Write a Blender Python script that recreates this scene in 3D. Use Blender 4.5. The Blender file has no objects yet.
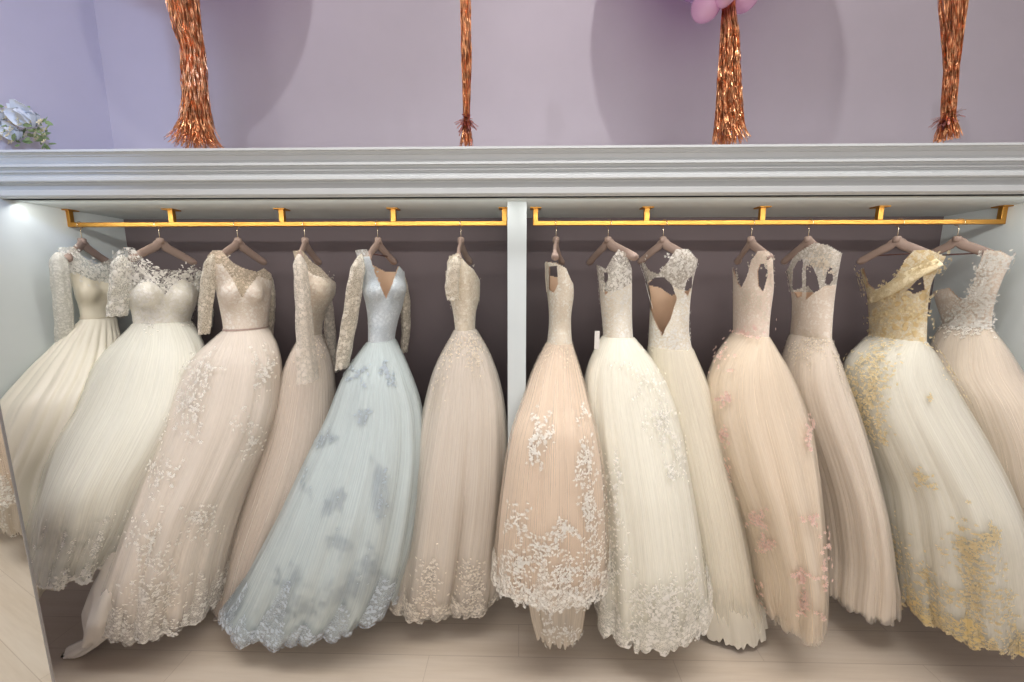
import bpy, math, random
import numpy as np
from mathutils import Vector

SC = bpy.context.scene
COL = SC.collection
rnd = random.Random(7)
NR = np.random.RandomState(11)

# ------------------------------------------------------------------ camera
H = 1.89
F = 381.0
PITCH = math.radians(8.2)
YAW = math.radians(1.15)
CAM = np.array([0.0, 0.0, H])
fw = np.array([-math.sin(YAW) * math.cos(PITCH), math.cos(YAW) * math.cos(PITCH), -math.sin(PITCH)])
rt = np.array([math.cos(YAW), math.sin(YAW), 0.0])
up = np.cross(rt, fw)

cd = bpy.data.cameras.new('camera')
cd.sensor_width = 36
cd.lens = F / 1024 * 36
cd.clip_start = 0.05
co = bpy.data.objects.new('camera', cd)
COL.objects.link(co)
co.location = CAM
from mathutils import Matrix
co.matrix_world = Matrix([[rt[0], up[0], -fw[0], CAM[0]], [rt[1], up[1], -fw[1], CAM[1]], [rt[2], up[2], -fw[2], CAM[2]], [0, 0, 0, 1]])
SC.camera = co


def P(px, py, d):
    """world point seen at a pixel of the photo, on the plane y = d"""
    v = fw + rt * (px - 512) / F - up * (py - 341) / F
    return CAM + v * (d / v[1])


def proj(p):
    q = np.asarray(p) - CAM
    z = q @ fw
    return 512 + F * (q @ rt) / z, 341 - F * (q @ up) / z


# ------------------------------------------------------------------ materials
def srgb(r, g, b):
    def f(c):
        c /= 255.0
        return c / 12.92 if c <= 0.04045 else ((c + 0.055) / 1.055) ** 2.4
    return (f(r), f(g), f(b), 1)


def desat(c, k=.3):
    g = (c[0] + c[1] + c[2]) / 3
    r, gg, b = (x * (1 - k) + g * k for x in c[:3])
    if r > gg:
        gg += .14 * (r - gg)
    return (min(1, r * 1.03), min(1, gg * 1.03), min(1, b * 1.0), 1)


def newmat(name):
    m = bpy.data.materials.new(name)
    m.use_nodes = True
    nt = m.node_tree
    return m, nt, nt.nodes, nt.links, nt.nodes['Principled BSDF']


def mix_rgb(nd, lk, fac, a, b):
    n = nd.new('ShaderNodeMix')
    n.data_type = 'RGBA'
    for sock, v in ((n.inputs[0], fac), (n.inputs[6], a), (n.inputs[7], b)):
        if hasattr(v, 'links'):
            lk.new(v, sock)
        else:
            sock.default_value = v
    return n.outputs[2]


def coords(nd, lk, scale=(1, 1, 1), kind='Object'):
    tc = nd.new('ShaderNodeTexCoord')
    mp = nd.new('ShaderNodeMapping')
    mp.inputs['Scale'].default_value = scale
    lk.new(tc.outputs[kind], mp.inputs['Vector'])
    return mp.outputs['Vector']


def noise(nd, lk, vec, scale, detail=3, rough=0.55):
    n = nd.new('ShaderNodeTexNoise')
    n.inputs['Scale'].default_value = scale
    n.inputs['Detail'].default_value = detail
    n.inputs['Roughness'].default_value = rough
    lk.new(vec, n.inputs['Vector'])
    return n.outputs['Fac']


def ramp(nd, lk, fac, a, b, va=0.0, vb=1.0):
    n = nd.new('ShaderNodeMapRange')
    n.inputs['From Min'].default_value = a
    n.inputs['From Max'].default_value = b
    n.inputs['To Min'].default_value = va
    n.inputs['To Max'].default_value = vb
    n.clamp = True
    lk.new(fac, n.inputs['Value'])
    return n.outputs['Result']


def math_node(nd, lk, op, a, b):
    n = nd.new('ShaderNodeMath')
    n.operation = op
    for s, v in ((n.inputs[0], a), (n.inputs[1], b)):
        if hasattr(v, 'links'):
            lk.new(v, s)
        else:
            s.default_value = v
    return n.outputs[0]


def plain(name, col, rough=0.6, metal=0.0, spec=0.4, bump=0.0, bscale=80, var=0.04):
    m, nt, nd, lk, b = newmat(name)
    v = coords(nd, lk)
    n = noise(nd, lk, v, 6)
    c2 = tuple(min(1, c * (1 - var * 2)) for c in col[:3]) + (1,)
    c = mix_rgb(nd, lk, ramp(nd, lk, n, .35, .65), col, c2)
    lk.new(c, b.inputs['Base Color'])
    b.inputs['Roughness'].default_value = rough
    b.inputs['Metallic'].default_value = metal
    b.inputs['Specular IOR Level'].default_value = spec
    if bump:
        bn = nd.new('ShaderNodeBump')
        bn.inputs['Strength'].default_value = bump
        bn.inputs['Distance'].default_value = 0.003
        lk.new(noise(nd, lk, v, bscale), bn.inputs['Height'])
        lk.new(bn.outputs[0], b.inputs['Normal'])
    return m


def fabric(name, col, col2=None, satin=False, streak=1.0):
    """soft tulle or satin body of a skirt: fine vertical streaks from UV"""
    m, nt, nd, lk, b = newmat(name)
    uv = coords(nd, lk, (140, 3.0, 1), 'UV')
    n = noise(nd, lk, uv, 1.0, 3)
    big = noise(nd, lk, coords(nd, lk, (9, 1.2, 1), 'UV'), 1.0, 2)
    col = desat(col)
    c2 = desat(col2) if col2 else tuple(c * .9 for c in col[:3]) + (1,)
    fac = math_node(nd, lk, 'MULTIPLY', ramp(nd, lk, n, .35, .7), .14 * streak)
    fac = math_node(nd, lk, 'ADD', fac, ramp(nd, lk, big, .4, .7, 0, .5))
    lk.new(mix_rgb(nd, lk, fac, col, c2), b.inputs['Base Color'])
    b.inputs['Roughness'].default_value = .38 if satin else .85
    b.inputs['Specular IOR Level'].default_value = .5 if satin else .15
    b.inputs['Sheen Weight'].default_value = .15 if satin else .35
    b.inputs['Sheen Roughness'].default_value = .5
    bn = nd.new('ShaderNodeBump')
    bn.inputs['Strength'].default_value = .1 if satin else .05
    bn.inputs['Distance'].default_value = .004
    lk.new(n, bn.inputs['Height'])
    lk.new(bn.outputs[0], b.inputs['Normal'])
    return m


def tulle(name, col, alpha=.42):
    """see-through net: diffuse and translucent threads with open holes"""
    m, nt, nd, lk, b = newmat(name)
    nd.remove(b)
    col = desat(col)
    out = nd['Material Output']
    d = nd.new('ShaderNodeBsdfDiffuse')
    t = nd.new('ShaderNodeBsdfTranslucent')
    d.inputs[0].default_value = col
    t.inputs[0].default_value = col
    mx = nd.new('ShaderNodeMixShader')
    mx.inputs[0].default_value = .35
    lk.new(d.outputs[0], mx.inputs[1])
    lk.new(t.outputs[0], mx.inputs[2])
    tr = nd.new('ShaderNodeBsdfTransparent')
    n = noise(nd, lk, coords(nd, lk, (120, 2.5, 1), 'UV'), 1.0, 3)
    a = ramp(nd, lk, n, .3, .7, alpha * .8, min(1, alpha * 1.15))
    mx2 = nd.new('ShaderNodeMixShader')
    lk.new(a, mx2.inputs[0])
    lk.new(tr.outputs[0], mx2.inputs[1])
    lk.new(mx.outputs[0], mx2.inputs[2])
    lk.new(mx2.outputs[0], out.inputs['Surface'])
    return m


def lace_fac(nd, lk, scale):
    scale = scale * (1.2 if scale < 75 else 1.0)
    """floral thread pattern: blobs, petals around cell centres and fine net"""
    v = coords(nd, lk)
    vo = nd.new('ShaderNodeTexVoronoi')
    vo.inputs['Scale'].default_value = scale
    vo.inputs['Randomness'].default_value = 1
    wob = nd.new('ShaderNodeTexNoise')
    wob.inputs['Scale'].default_value = scale * 1.3
    lk.new(v, wob.inputs['Vector'])
    va = nd.new('ShaderNodeVectorMath')
    va.operation = 'MULTIPLY_ADD'
    lk.new(wob.outputs['Color'], va.inputs[0])
    va.inputs[1].default_value = (.9 / scale,) * 3
    lk.new(v, va.inputs[2])
    lk.new(va.outputs[0], vo.inputs['Vector'])
    petals = ramp(nd, lk, vo.outputs['Distance'], .50, .40)
    ve = nd.new('ShaderNodeTexVoronoi')
    ve.feature = 'DISTANCE_TO_EDGE'
    ve.inputs['Scale'].default_value = scale * 2.2
    lk.new(va.outputs[0], ve.inputs['Vector'])
    net = ramp(nd, lk, ve.outputs['Distance'], .10, .04)
    n = ramp(nd, lk, noise(nd, lk, v, scale * .35, 3), .44, .52)
    return math_node(nd, lk, 'MAXIMUM', math_node(nd, lk, 'MULTIPLY', petals, math_node(nd, lk, 'ADD', n, .35)),
                     math_node(nd, lk, 'MULTIPLY', net, .7))


def lace(name, col, base, scale=70, alpha=None):
    """lace threads over a coloured base; alpha = opacity of the ground net (None: opaque)"""
    m, nt, nd, lk, b = newmat(name)
    f = lace_fac(nd, lk, scale)
    base = tuple(x * .68 + y * .32 for x, y in zip(desat(base, .2), col))
    lk.new(mix_rgb(nd, lk, f, base, col), b.inputs['Base Color'])
    b.inputs['Roughness'].default_value = .75
    b.inputs['Specular IOR Level'].default_value = .25
    b.inputs['Sheen Weight'].default_value = .2
    bn = nd.new('ShaderNodeBump')
    bn.inputs['Strength'].default_value = .45
    bn.inputs['Distance'].default_value = .003
    lk.new(f, bn.inputs['Height'])
    lk.new(bn.outputs[0], b.inputs['Normal'])
    if alpha is not None:
        lk.new(ramp(nd, lk, f, 0, .8, alpha, max(.8, alpha)), b.inputs['Alpha'])
    return m


def metal(name, col, rough):
    m, nt, nd, lk, b = newmat(name)
    b.inputs['Base Color'].default_value = col
    b.inputs['Metallic'].default_value = 1
    n = noise(nd, lk, coords(nd, lk, (3, 60, 60)), 4)
    lk.new(ramp(nd, lk, n, .3, .7, rough * .8, rough * 1.2), b.inputs['Roughness'])
    return m


M = {}
M['side'] = plain('painted_grey_white', srgb(214, 222, 222), .7, bump=.05, bscale=200, var=.01)
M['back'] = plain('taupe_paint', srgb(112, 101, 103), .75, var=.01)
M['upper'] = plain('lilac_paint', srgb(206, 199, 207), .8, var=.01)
M['trim'] = plain('trim_paint', srgb(206, 210, 210), .45, var=.01)
M['ceil'] = plain('ceiling_paint', srgb(225, 222, 225), .8, var=.01)
M['gold'] = metal('brushed_gold', srgb(208, 154, 76), .4)
M['wire'] = metal('polished_wire', srgb(235, 220, 190), .18)
M['hanger'] = plain('mauve_brown_velvet', srgb(166, 144, 132), .5, spec=.3, var=.06)
M['rod'] = plain('dark_rod', srgb(104, 72, 68), .45)


def floor_mat():
    m, nt, nd, lk, b = newmat('pale_oak_laminate')
    v = coords(nd, lk)
    br = nd.new('ShaderNodeTexBrick')
    br.offset = .37
    br.inputs['Scale'].default_value = 1
    br.inputs['Brick Width'].default_value = 1.25
    br.inputs['Row Height'].default_value = .19
    br.inputs['Mortar Size'].default_value = .0018
    br.inputs['Mortar Smooth'].default_value = .3
    br.inputs['Color1'].default_value = srgb(216, 201, 182)
    br.inputs['Color2'].default_value = srgb(207, 191, 172)
    br.inputs['Mortar'].default_value = srgb(178, 160, 142)
    lk.new(v, br.inputs['Vector'])
    g = noise(nd, lk, coords(nd, lk, (1.6, 26, 1)), 2.2, 5, .6)
    g2 = noise(nd, lk, coords(nd, lk, (.8, 9, 1)), 1.5, 3)
    c = mix_rgb(nd, lk, ramp(nd, lk, g, .4, .75, 0, .55), br.outputs['Color'], srgb(196, 178, 158))
    c = mix_rgb(nd, lk, ramp(nd, lk, g2, .4, .7, 0, .4), c, srgb(224, 212, 197))
    lk.new(c, b.inputs['Base Color'])
    b.inputs['Roughness'].default_value = .42
    bn = nd.new('ShaderNodeBump')
    bn.inputs['Strength'].default_value = .15
    bn.inputs['Distance'].default_value = .002
    lk.new(g, bn.inputs['Height'])
    lk.new(bn.outputs[0], b.inputs['Normal'])
    return m


M['floor'] = floor_mat()


# ------------------------------------------------------------------ mesh helpers
def mesh_obj(name, verts, faces, mat, parent=None, loc=None, smooth=True, uvs=None):
    verts = np.asarray(verts, dtype=float)
    if loc is None:
        loc = np.array(parent.location) if parent is not None else np.zeros(3)
        own = np.zeros(3)
    else:
        own = loc
    base = np.asarray(loc)
    me = bpy.data.meshes.new(name)
    me.from_pydata((verts - base).tolist(), [], [list(map(int, f)) for f in faces])
    if uvs is not None:
        ul = me.uv_layers.new(name='UVMap')
        li = np.zeros(len(me.loops), dtype=np.int32)
        me.loops.foreach_get('vertex_index', li)
        ul.data.foreach_set('uv', np.asarray(uvs, dtype=np.float32)[li].ravel())
    if smooth:
        me.polygons.foreach_set('use_smooth', [True] * len(me.polygons))
    me.materials.append(mat)
    me.update()
    o = bpy.data.objects.new(name, me)
    COL.objects.link(o)
    if parent is not None:
        o.parent = parent
        o.location = (0, 0, 0)
    else:
        o.location = own
    return o


def empty(name, loc):
    o = bpy.data.objects.new(name, None)
    o.empty_display_size = .1
    COL.objects.link(o)
    o.location = tuple(float(c) for c in loc)
    return o


def tag(o, label=None, cat=None, group=None, kind=None):
    for k, v in (('label', label), ('category', cat), ('group', group), ('kind', kind)):
        if v:
            o[k] = v
    return o


class MB:
    def __init__(s):
        s.v = []
        s.f = []

    def add(s, v, f):
        n = len(s.v)
        s.v += [tuple(p) for p in v]
        s.f += [[i + n for i in q] for q in f]

    def box(s, a, b):
        (x0, y0, z0), (x1, y1, z1) = a, b
        s.add([(x0, y0, z0), (x1, y0, z0), (x1, y1, z0), (x0, y1, z0), (x0, y0, z1), (x1, y0, z1), (x1, y1, z1), (x0, y1, z1)],
              [(0, 3, 2, 1), (4, 5, 6, 7), (0, 1, 5, 4), (1, 2, 6, 5), (2, 3, 7, 6), (3, 0, 4, 7)])

    def tube(s, pts, rad, n=10, flat=1.0, caps=True):
        pts = [np.asarray(p, float) for p in pts]
        rad = rad if hasattr(rad, '__len__') else [rad] * len(pts)
        flat = flat if hasattr(flat, '__len__') else [flat] * len(pts)
        vs = []
        ref = np.array([0, 0, 1.0])
        t0 = pts[min(1, len(pts) - 1)] - pts[0]
        if abs(t0[2]) > .9 * np.linalg.norm(t0):
            ref = np.array([0, 1.0, 0])
        for i, p in enumerate(pts):
            t = pts[min(i + 1, len(pts) - 1)] - pts[max(i - 1, 0)]
            t = t / (np.linalg.norm(t) + 1e-9)
            a = ref - t * (ref @ t)
            a /= np.linalg.norm(a) + 1e-9
            b = np.cross(t, a)
            ref = a
            for k in range(n):
                th = 2 * math.pi * k / n
                vs.append(p + rad[i] * (math.cos(th) * a + flat[i] * math.sin(th) * b))
        fs = [(i * n + k, i * n + (k + 1) % n, (i + 1) * n + (k + 1) % n, (i + 1) * n + k) for i in range(len(pts) - 1) for k in range(n)]
        if caps:
            fs += [tuple(range(n))[::-1], tuple((len(pts) - 1) * n + k for k in range(n))]
        s.add(vs, fs)

    def build(s, name, mat, parent=None, loc=None, smooth=False):
        return mesh_obj(name, s.v, s.f, mat, parent, loc, smooth)


def bevel(o, w=.003, seg=2):
    m = o.modifiers.new('bevel', 'BEVEL')
    m.width = w
    m.segments = seg
    m.limit_method = 'ANGLE'
    return o


# ------------------------------------------------------------------ the room
DR, ZR = 2.0, None
ZR = P(512, 223.5, DR)[2]
ZS = P(512, 196.5, 1.75)[2]          # soffit height
YF, YB = 1.75, 2.28                   # front of niche, back wall
XL = P(123, 217, YB)[0]
XR = P(944, 217, YB)[0]
ZT = P(512, 146, 1.72)[2]             # top of the crown moulding
CZ = 4.35


def quad(name, pts, mat, kind='structure'):
    o = mesh_obj(name, pts, [(0, 1, 2, 3)], mat, smooth=False)
    tag(o, kind=kind)
    return o


def slab(name, a, b, mat):
    m = MB()
    m.box(a, b)
    o = m.build(name, mat)
    tag(o, kind='structure')
    return o


slab('floor', (-3.5, -2.6, -.08), (4.2, YB + .1, 0), M['floor'])
slab('ceiling', (-3.5, -2.6, CZ), (4.2, YB + .1, CZ + .1), M['ceil'])
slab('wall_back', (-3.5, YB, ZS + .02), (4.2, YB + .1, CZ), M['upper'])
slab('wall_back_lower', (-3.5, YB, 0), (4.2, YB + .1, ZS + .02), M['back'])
slab('wall_left_niche', (XL - .07, 1.3, .42), (XL, YB, CZ), M['side'])
slab('wall_left', (-3.5, -2.6, 0), (-3.4, YB + .1, CZ), M['upper'])
# upper part of the left wall is painted lilac like the back wall
slab('wall_left_upper', (XL, 1.0, ZT + .001), (XL + .004, YB, CZ), M['upper'])
slab('wall_rear', (-3.5, -2.7, 0), (4.2, -2.6, CZ), M['upper'])
slab('wall_right', (4.2, -2.6, 0), (4.3, YB + .1, CZ), M['upper'])
slab('wall_right_niche', (XR, YF, .42), (XR + .09, YB, ZS), M['side'])
dl, dr_ = P(507.5, 240, 1.86)[0], P(526.5, 240, 1.86)[0]
slab('wall_middle', (dl, 1.86, .42), (dr_, YB, ZS), M['side'])
slab('ceiling_niche', (XL, YF, ZS), (4.2, YB, ZS + .03), M['side'])
slab('ceiling_shelf_top', (XL, YF, ZT - .03), (4.2, YB, ZT - .006), M['trim'])
mb = MB()
mb.box((-3.4, YB - .016, 0), (dl, YB, .1))
tag(bevel(mb.build('baseboard_left', M['trim'])), kind='structure')
mb = MB()
mb.box((dr_, YB - .016, 0), (4.2, YB, .1))
tag(bevel(mb.build('baseboard_right', M['trim'])), kind='structure')

# crown moulding profile (y forward, z) extruded along x
rows = [(146, 1.700), (148.4, 1.698), (149.2, 1.712), (151, 1.716), (153, 1.716), (154, 1.722), (158, 1.726), (160.6, 1.724), (161.2, 1.714),
        (163.6, 1.712), (164.6, 1.726), (167, 1.730), (168, 1.722), (169.4, 1.721), (170.2, 1.732), (172, 1.733), (173, 1.726),
        (174.4, 1.726), (175.2, 1.716), (178, 1.713), (179.4, 1.718), (180.4, 1.742), (182, 1.744), (184.5, 1.738), (186.5, 1.733),
        (188, 1.728), (193, 1.728), (194.6, 1.734), (195.4, 1.746), (196.5, 1.75)]
prof = [(d, P(512, y, d)[2]) for y, d in rows]
prof = [(YF + .02, prof[0][1])] + prof + [(YF + .03, prof[-1][1])]
vs, fs = [], []
for x in (XL, 4.2):
    vs += [(x, d, z) for d, z in prof]
n = len(prof)
fs = [(i, i + 1, n + i + 1, n + i) for i in range(n - 1)] + [(n - 1, 0, n, 2 * n - 1)] + [tuple(range(n))[::-1], tuple(range(n, 2 * n))]
tag(mesh_obj('trim_1', vs, fs, M['trim'], smooth=False), kind='structure')


# ------------------------------------------------------------------ clothes rails
def rail(pxs, label):
    xs = [P(p, 223.5, DR)[0] for p in pxs]
    root = empty('clothes_rail', ((xs[0] + xs[-1]) / 2, DR, ZR))
    tag(root, label, 'clothes rail')
    w = .011
    mb = MB()
    mb.box((xs[0], DR - w, ZR - w), (xs[-1], DR + w, ZR + w))
    bevel(mb.build('bar', M['gold'], root), .002)
    for i, x in enumerate(xs):
        mb = MB()
        h = .0125
        xx = x + h if i == 0 else (x - h if i == len(xs) - 1 else x)
        mb.box((xx - h, DR - w * .98, ZR + w * .9), (xx + h, DR + w * .98, ZS - .003))
        b = bevel(mb.build('bracket', M['gold'], root), .002)
        mb = MB()
        mb.box((xx - .028, DR - .028, ZS - .006), (xx + .028, DR + .028, ZS))
        if i in (0, len(xs) - 1):
            s = -1 if i == 0 else 1
        o = bevel(mb.build('flange', M['gold'], root), .0015)
        o.parent = b
    return xs


rail([68, 173, 283, 394, 507], 'brushed gold clothes rail left of the grey divider, holding six gowns')
rail([533, 646, 761, 878, 1003], 'brushed gold clothes rail right of the grey divider, holding seven gowns')


# ------------------------------------------------------------------ gowns
def pchip(x, y, xi):
    x = np.asarray(x, float)
    y = np.asarray(y, float)
    h = np.diff(x)
    dl = np.diff(y) / h
    m = np.zeros(len(x))
    m[0], m[-1] = dl[0], dl[-1]
    for i in range(1, len(x) - 1):
        if dl[i - 1] * dl[i] > 0:
            w1, w2 = 2 * h[i] + h[i - 1], h[i] + 2 * h[i - 1]
            m[i] = (w1 + w2) / (w1 / dl[i - 1] + w2 / dl[i])
    k = np.clip(np.searchsorted(x, xi) - 1, 0, len(x) - 2)
    t = (xi - x[k]) / h[k]
    return (y[k] * (1 + 2 * t) * (1 - t) ** 2 + m[k] * h[k] * t * (1 - t) ** 2 + y[k + 1] * t * t * (3 - 2 * t) + m[k + 1] * h[k] * t * t * (t - 1))


def in_poly(px, py, poly):
    inside = np.zeros(px.shape, bool)
    n = len(poly)
    for i in range(n):
        x1, y1 = poly[i]
        x2, y2 = poly[(i + 1) % n]
        c = ((y1 > py) != (y2 > py)) & (px < (x2 - x1) * (py - y1) / (y2 - y1 + 1e-9) + x1)
        inside ^= c
    return inside


def interp(line, x):
    a = np.array(line, float)
    return np.interp(x, a[:, 0], a[:, 1])


NC = 224


class Surface:
    """closed lofted cloth surface; keys = (photo row, left, right, depth, half depth)"""

    def __init__(s, keys, waist, hem, folds=(9, .05), seed=1, shear=0.0, nrow_top=90, nrow=90, lobes=None, hemz=None, pleat=None, ragged=.006, floor=True, bumps=None):
        K = np.array(keys, float)
        y0, y1 = K[0, 0], K[-1, 0]
        yy = np.concatenate([np.linspace(y0, waist, nrow_top, endpoint=False), np.linspace(waist, y1, nrow)])
        xl, xr, dc, Y = (pchip(K[:, 0], K[:, i], yy) for i in range(1, 5))
        t = np.linspace(0, 2 * math.pi, NC, endpoint=False)
        R = np.random.RandomState(seed)
        ks = [folds[0] + i for i in (-4, -2, 0, 1, 3, 5, 9, 14)]
        ph = R.rand(len(ks)) * 6.28
        am = np.array([.5, .8, 1, .9, .7, .5, .35, .2]) * (0.7 + .6 * R.rand(len(ks)))
        G = np.zeros((len(yy), NC, 3))
        s.t = t
        s.nt = nrow_top
        s.yy = yy
        v = np.clip((yy - waist) / (y1 - waist), 0, 1)
        s.v = v
        if nrow_top:
            # depth grows evenly from waist to hem: no shelf under the waist
            Yw, Ym = Y[nrow_top], Y[nrow_top:].max()
            g = np.clip((yy - waist) / 150.0, 0, 1) ** .85
            lim_ = Yw + (Ym - Yw) * g
            Y = np.where(v > 0, np.minimum(Y, lim_), Y)
        U = []
        for i in range(len(yy)):
            f = sum(a * np.cos(k * t + p + .6 * math.sin(3 * v[i] + p)) for k, a, p in zip(ks, am, ph)) / 2.2
            f = np.sign(f) * np.abs(f) ** .85
            amp = folds[1] * (v[i] ** .8)
            rr = 1 + amp * f
            if pleat:
                rr = rr + pleat[1] * (np.abs(np.sin(pleat[0] * t / 2)) - .6) * min(1, v[i] * 14) * (.4 + .6 * math.exp(-v[i] * 2))
            if lobes:
                for (tc, w, dep) in lobes:
                    dd = np.angle(np.exp(1j * (t - tc)))
                    rr = rr - dep * np.exp(-(dd / w) ** 2) * v[i] ** 1.4
            U.append((np.cos(t) * rr, np.sin(t) * rr))

        def ring(i, cx, X, Yi):
            ux, uy = U[i]
            z = P((xl[i] + xr[i]) / 2, yy[i], dc[i])[2]
            return np.stack([cx + X * ux - shear * v[i] * (Yi * uy), dc[i] + Yi * uy, np.full(NC, z)], 1)
        sol = np.zeros((len(yy), 3))
        for i, y in enumerate(yy):
            cx = P((xl[i] + xr[i]) / 2, y, dc[i])[0]
            X = max(.05, (xr[i] - xl[i]) / 2 / F * dc[i])
            Yi = Y[i]
            for it in range(14):
                pts = ring(i, cx, X, Yi)
                px, _ = proj(pts)
                mn, mx = px.min(), px.max()
                dep = (pts[0] - CAM) @ fw
                cx += ((xl[i] + xr[i]) / 2 - (mn + mx) / 2) * dep / F
                X += ((xr[i] - xl[i]) - (mx - mn)) / 2 * dep / F
                lim = .03 if v[i] == 0 else .07
                if X < lim:
                    X = lim
                    Yi *= .95
            sol[i] = (cx, X, Yi)
        for a, b in ((0, nrow_top), (nrow_top, len(yy))):
            if b - a > 5:
                for _ in range(10):
                    q = np.pad(sol[a:b], ((2, 2), (0, 0)), mode='edge')
                    sm = (q[:-4] + 2 * q[1:-3] + 3 * q[2:-2] + 2 * q[3:-1] + q[4:]) / 9
                    sm[0], sm[-1] = sol[a], sol[b - 1]
                    sol[a:b] = sm
        for i in range(len(yy)):
            G[i] = ring(i, *sol[i])
        # hem: relative drop per column, applied progressively
        if hemz is not None:
            for i in range(len(yy)):
                G[i, :, 2] += hemz(t) * v[i] ** 1.5
        hz = sum(np.cos(k * t + p) for k, p in zip((11, 17, 29, 41), R.rand(4) * 6.28)) * ragged
        for i in range(len(yy)):
            G[i, :, 2] += hz * v[i] ** 6
        if floor:
            zz = G[:, :, 2]
            G[:, :, 2] = np.where(zz < .03, .012 + .018 * np.exp((zz - .03) * 8), zz)
        s.G = G
        s.normals()
        for (bx, by, br, bd) in (bumps or []):
            px, py = proj(s.G)
            vis = ((s.N * (s.G - CAM)).sum(2) < 0)
            w = np.exp(-(((px - bx) / br) ** 2 + ((py - by) / (br * 1.1)) ** 2) ** 1.5) * vis
            s.G = s.G + s.N * (w * bd)[:, :, None]
        if bumps:
            s.normals()

    def normals(s):
        G = s.G
        du = np.roll(G, -1, 1) - np.roll(G, 1, 1)
        dv = np.gradient(G, axis=0)
        n = np.cross(dv, du)
        n /= np.linalg.norm(n, axis=2, keepdims=True) + 1e-9
        c = G.mean(1, keepdims=True)
        sgn = np.sign(((G - c) * n).sum(2).mean())
        s.N = n * sgn

    def grid(s, r0, r1, off=0.0, mask=None):
        G = s.G[r0:r1] + s.N[r0:r1] * (off if np.isscalar(off) else (off[r0:r1][:, None, None] if off.ndim == 1 else off[r0:r1][:, :, None]))
        R = r1 - r0
        idx = np.arange(R * NC).reshape(R, NC)
        a, b = idx[:-1], np.roll(idx, -1, 1)[:-1]
        c, d = np.roll(idx, -1, 1)[1:], idx[1:]
        q = np.stack([a, d, c, b], 2).reshape(-1, 4)
        if mask is not None:
            q = q[mask[r0:r1 - 1].reshape(-1)]
        V = G.reshape(-1, 3)
        uu, vv = np.meshgrid(np.arange(NC) / NC, np.linspace(r0, r1, R) / len(s.yy))
        # seam-safe u: mirrored so that it closes
        uu = 1 - np.abs(2 * uu - 1)
        UV = np.stack([uu.ravel(), vv.ravel()], 1)
        used = np.unique(q)
        re = np.full(len(V), -1)
        re[used] = np.arange(len(used))
        return V[used], re[q], UV[used]

    def face_info(s):
        G = s.G
        c = (G[:-1] + G[1:]) / 2
        c = (c + np.roll(c, -1, 1)) / 2
        nn = (s.N[:-1] + s.N[1:]) / 2
        px, py = proj(c)
        vis = (nn * (c - CAM)).sum(2) < 0
        return px, py, vis

    def visible_pts(s, off=.006, r0=0):
        if not hasattr(s, '_vp'):
            G = s.G
            vis = ((s.N * (G - CAM)).sum(2) < 0)
            px, py = proj(G)
            s._vp = (px[vis], py[vis], G[vis], s.N[vis])
        return s._vp

    def at(s, x, y):
        px, py, g, n = s.visible_pts()
        k = np.argmin((px - x) ** 2 + (py - y) ** 2)
        if (px[k] - x) ** 2 + (py[k] - y) ** 2 > 30:
            return None
        return g[k], n[k]


def flower_bits(V, Fc, p, n, size, ang, kind, lift=.003, R=rnd):
    """one small leaf or five-petal blossom lying on the cloth at p"""
    n = n / np.linalg.norm(n)
    a = np.cross(n, [0, 0, 1.0])
    a /= np.linalg.norm(a) + 1e-9
    b = np.cross(n, a)
    o = p + n * lift

    def pt(x, y, z):
        return o + a * x + b * y + n * z
    if kind == 'leaf':
        c, s_ = math.cos(ang), math.sin(ang)
        k = len(V)
        for (u, w, h) in ((0, 0, 0), (.35, .24, .1), (.75, .18, .12), (1, 0, .02), (.75, -.18, .12), (.35, -.24, .1), (.5, 0, .22)):
            x, y = u * size, w * size
            V.append(pt(c * x - s_ * y, s_ * x + c * y, h * size * .6))
        Fc += [(k, k + 1, k + 6), (k + 1, k + 2, k + 6), (k + 2, k + 3, k + 6), (k + 3, k + 4, k + 6), (k + 4, k + 5, k + 6), (k + 5, k, k + 6)]
    else:
        m = 5
        for i in range(m):
            t = ang + i * 2 * math.pi / m
            k = len(V)
            for (r, dt, h) in ((.08, 0, .02), (.55, .42, .16), (.95, .25, .22), (.95, -.25, .22), (.55, -.42, .16), (.55, 0, .08)):
                V.append(pt(r * size * math.cos(t + dt) * .5, r * size * math.sin(t + dt) * .5, h * size * .7))
            Fc += [(k, k + 1, k + 5), (k + 1, k + 2, k + 5), (k + 2, k + 3, k + 5), (k + 3, k + 4, k + 5), (k + 4, k, k + 5)]
        k = len(V)
        for i in range(5):
            t = i * 1.2566
            V.append(pt(.1 * size * math.cos(t), .1 * size * math.sin(t), .1 * size))
        V.append(pt(0, 0, .26 * size))
        Fc += [(k + i, k + (i + 1) % 5, k + 5) for i in range(5)]


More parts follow.
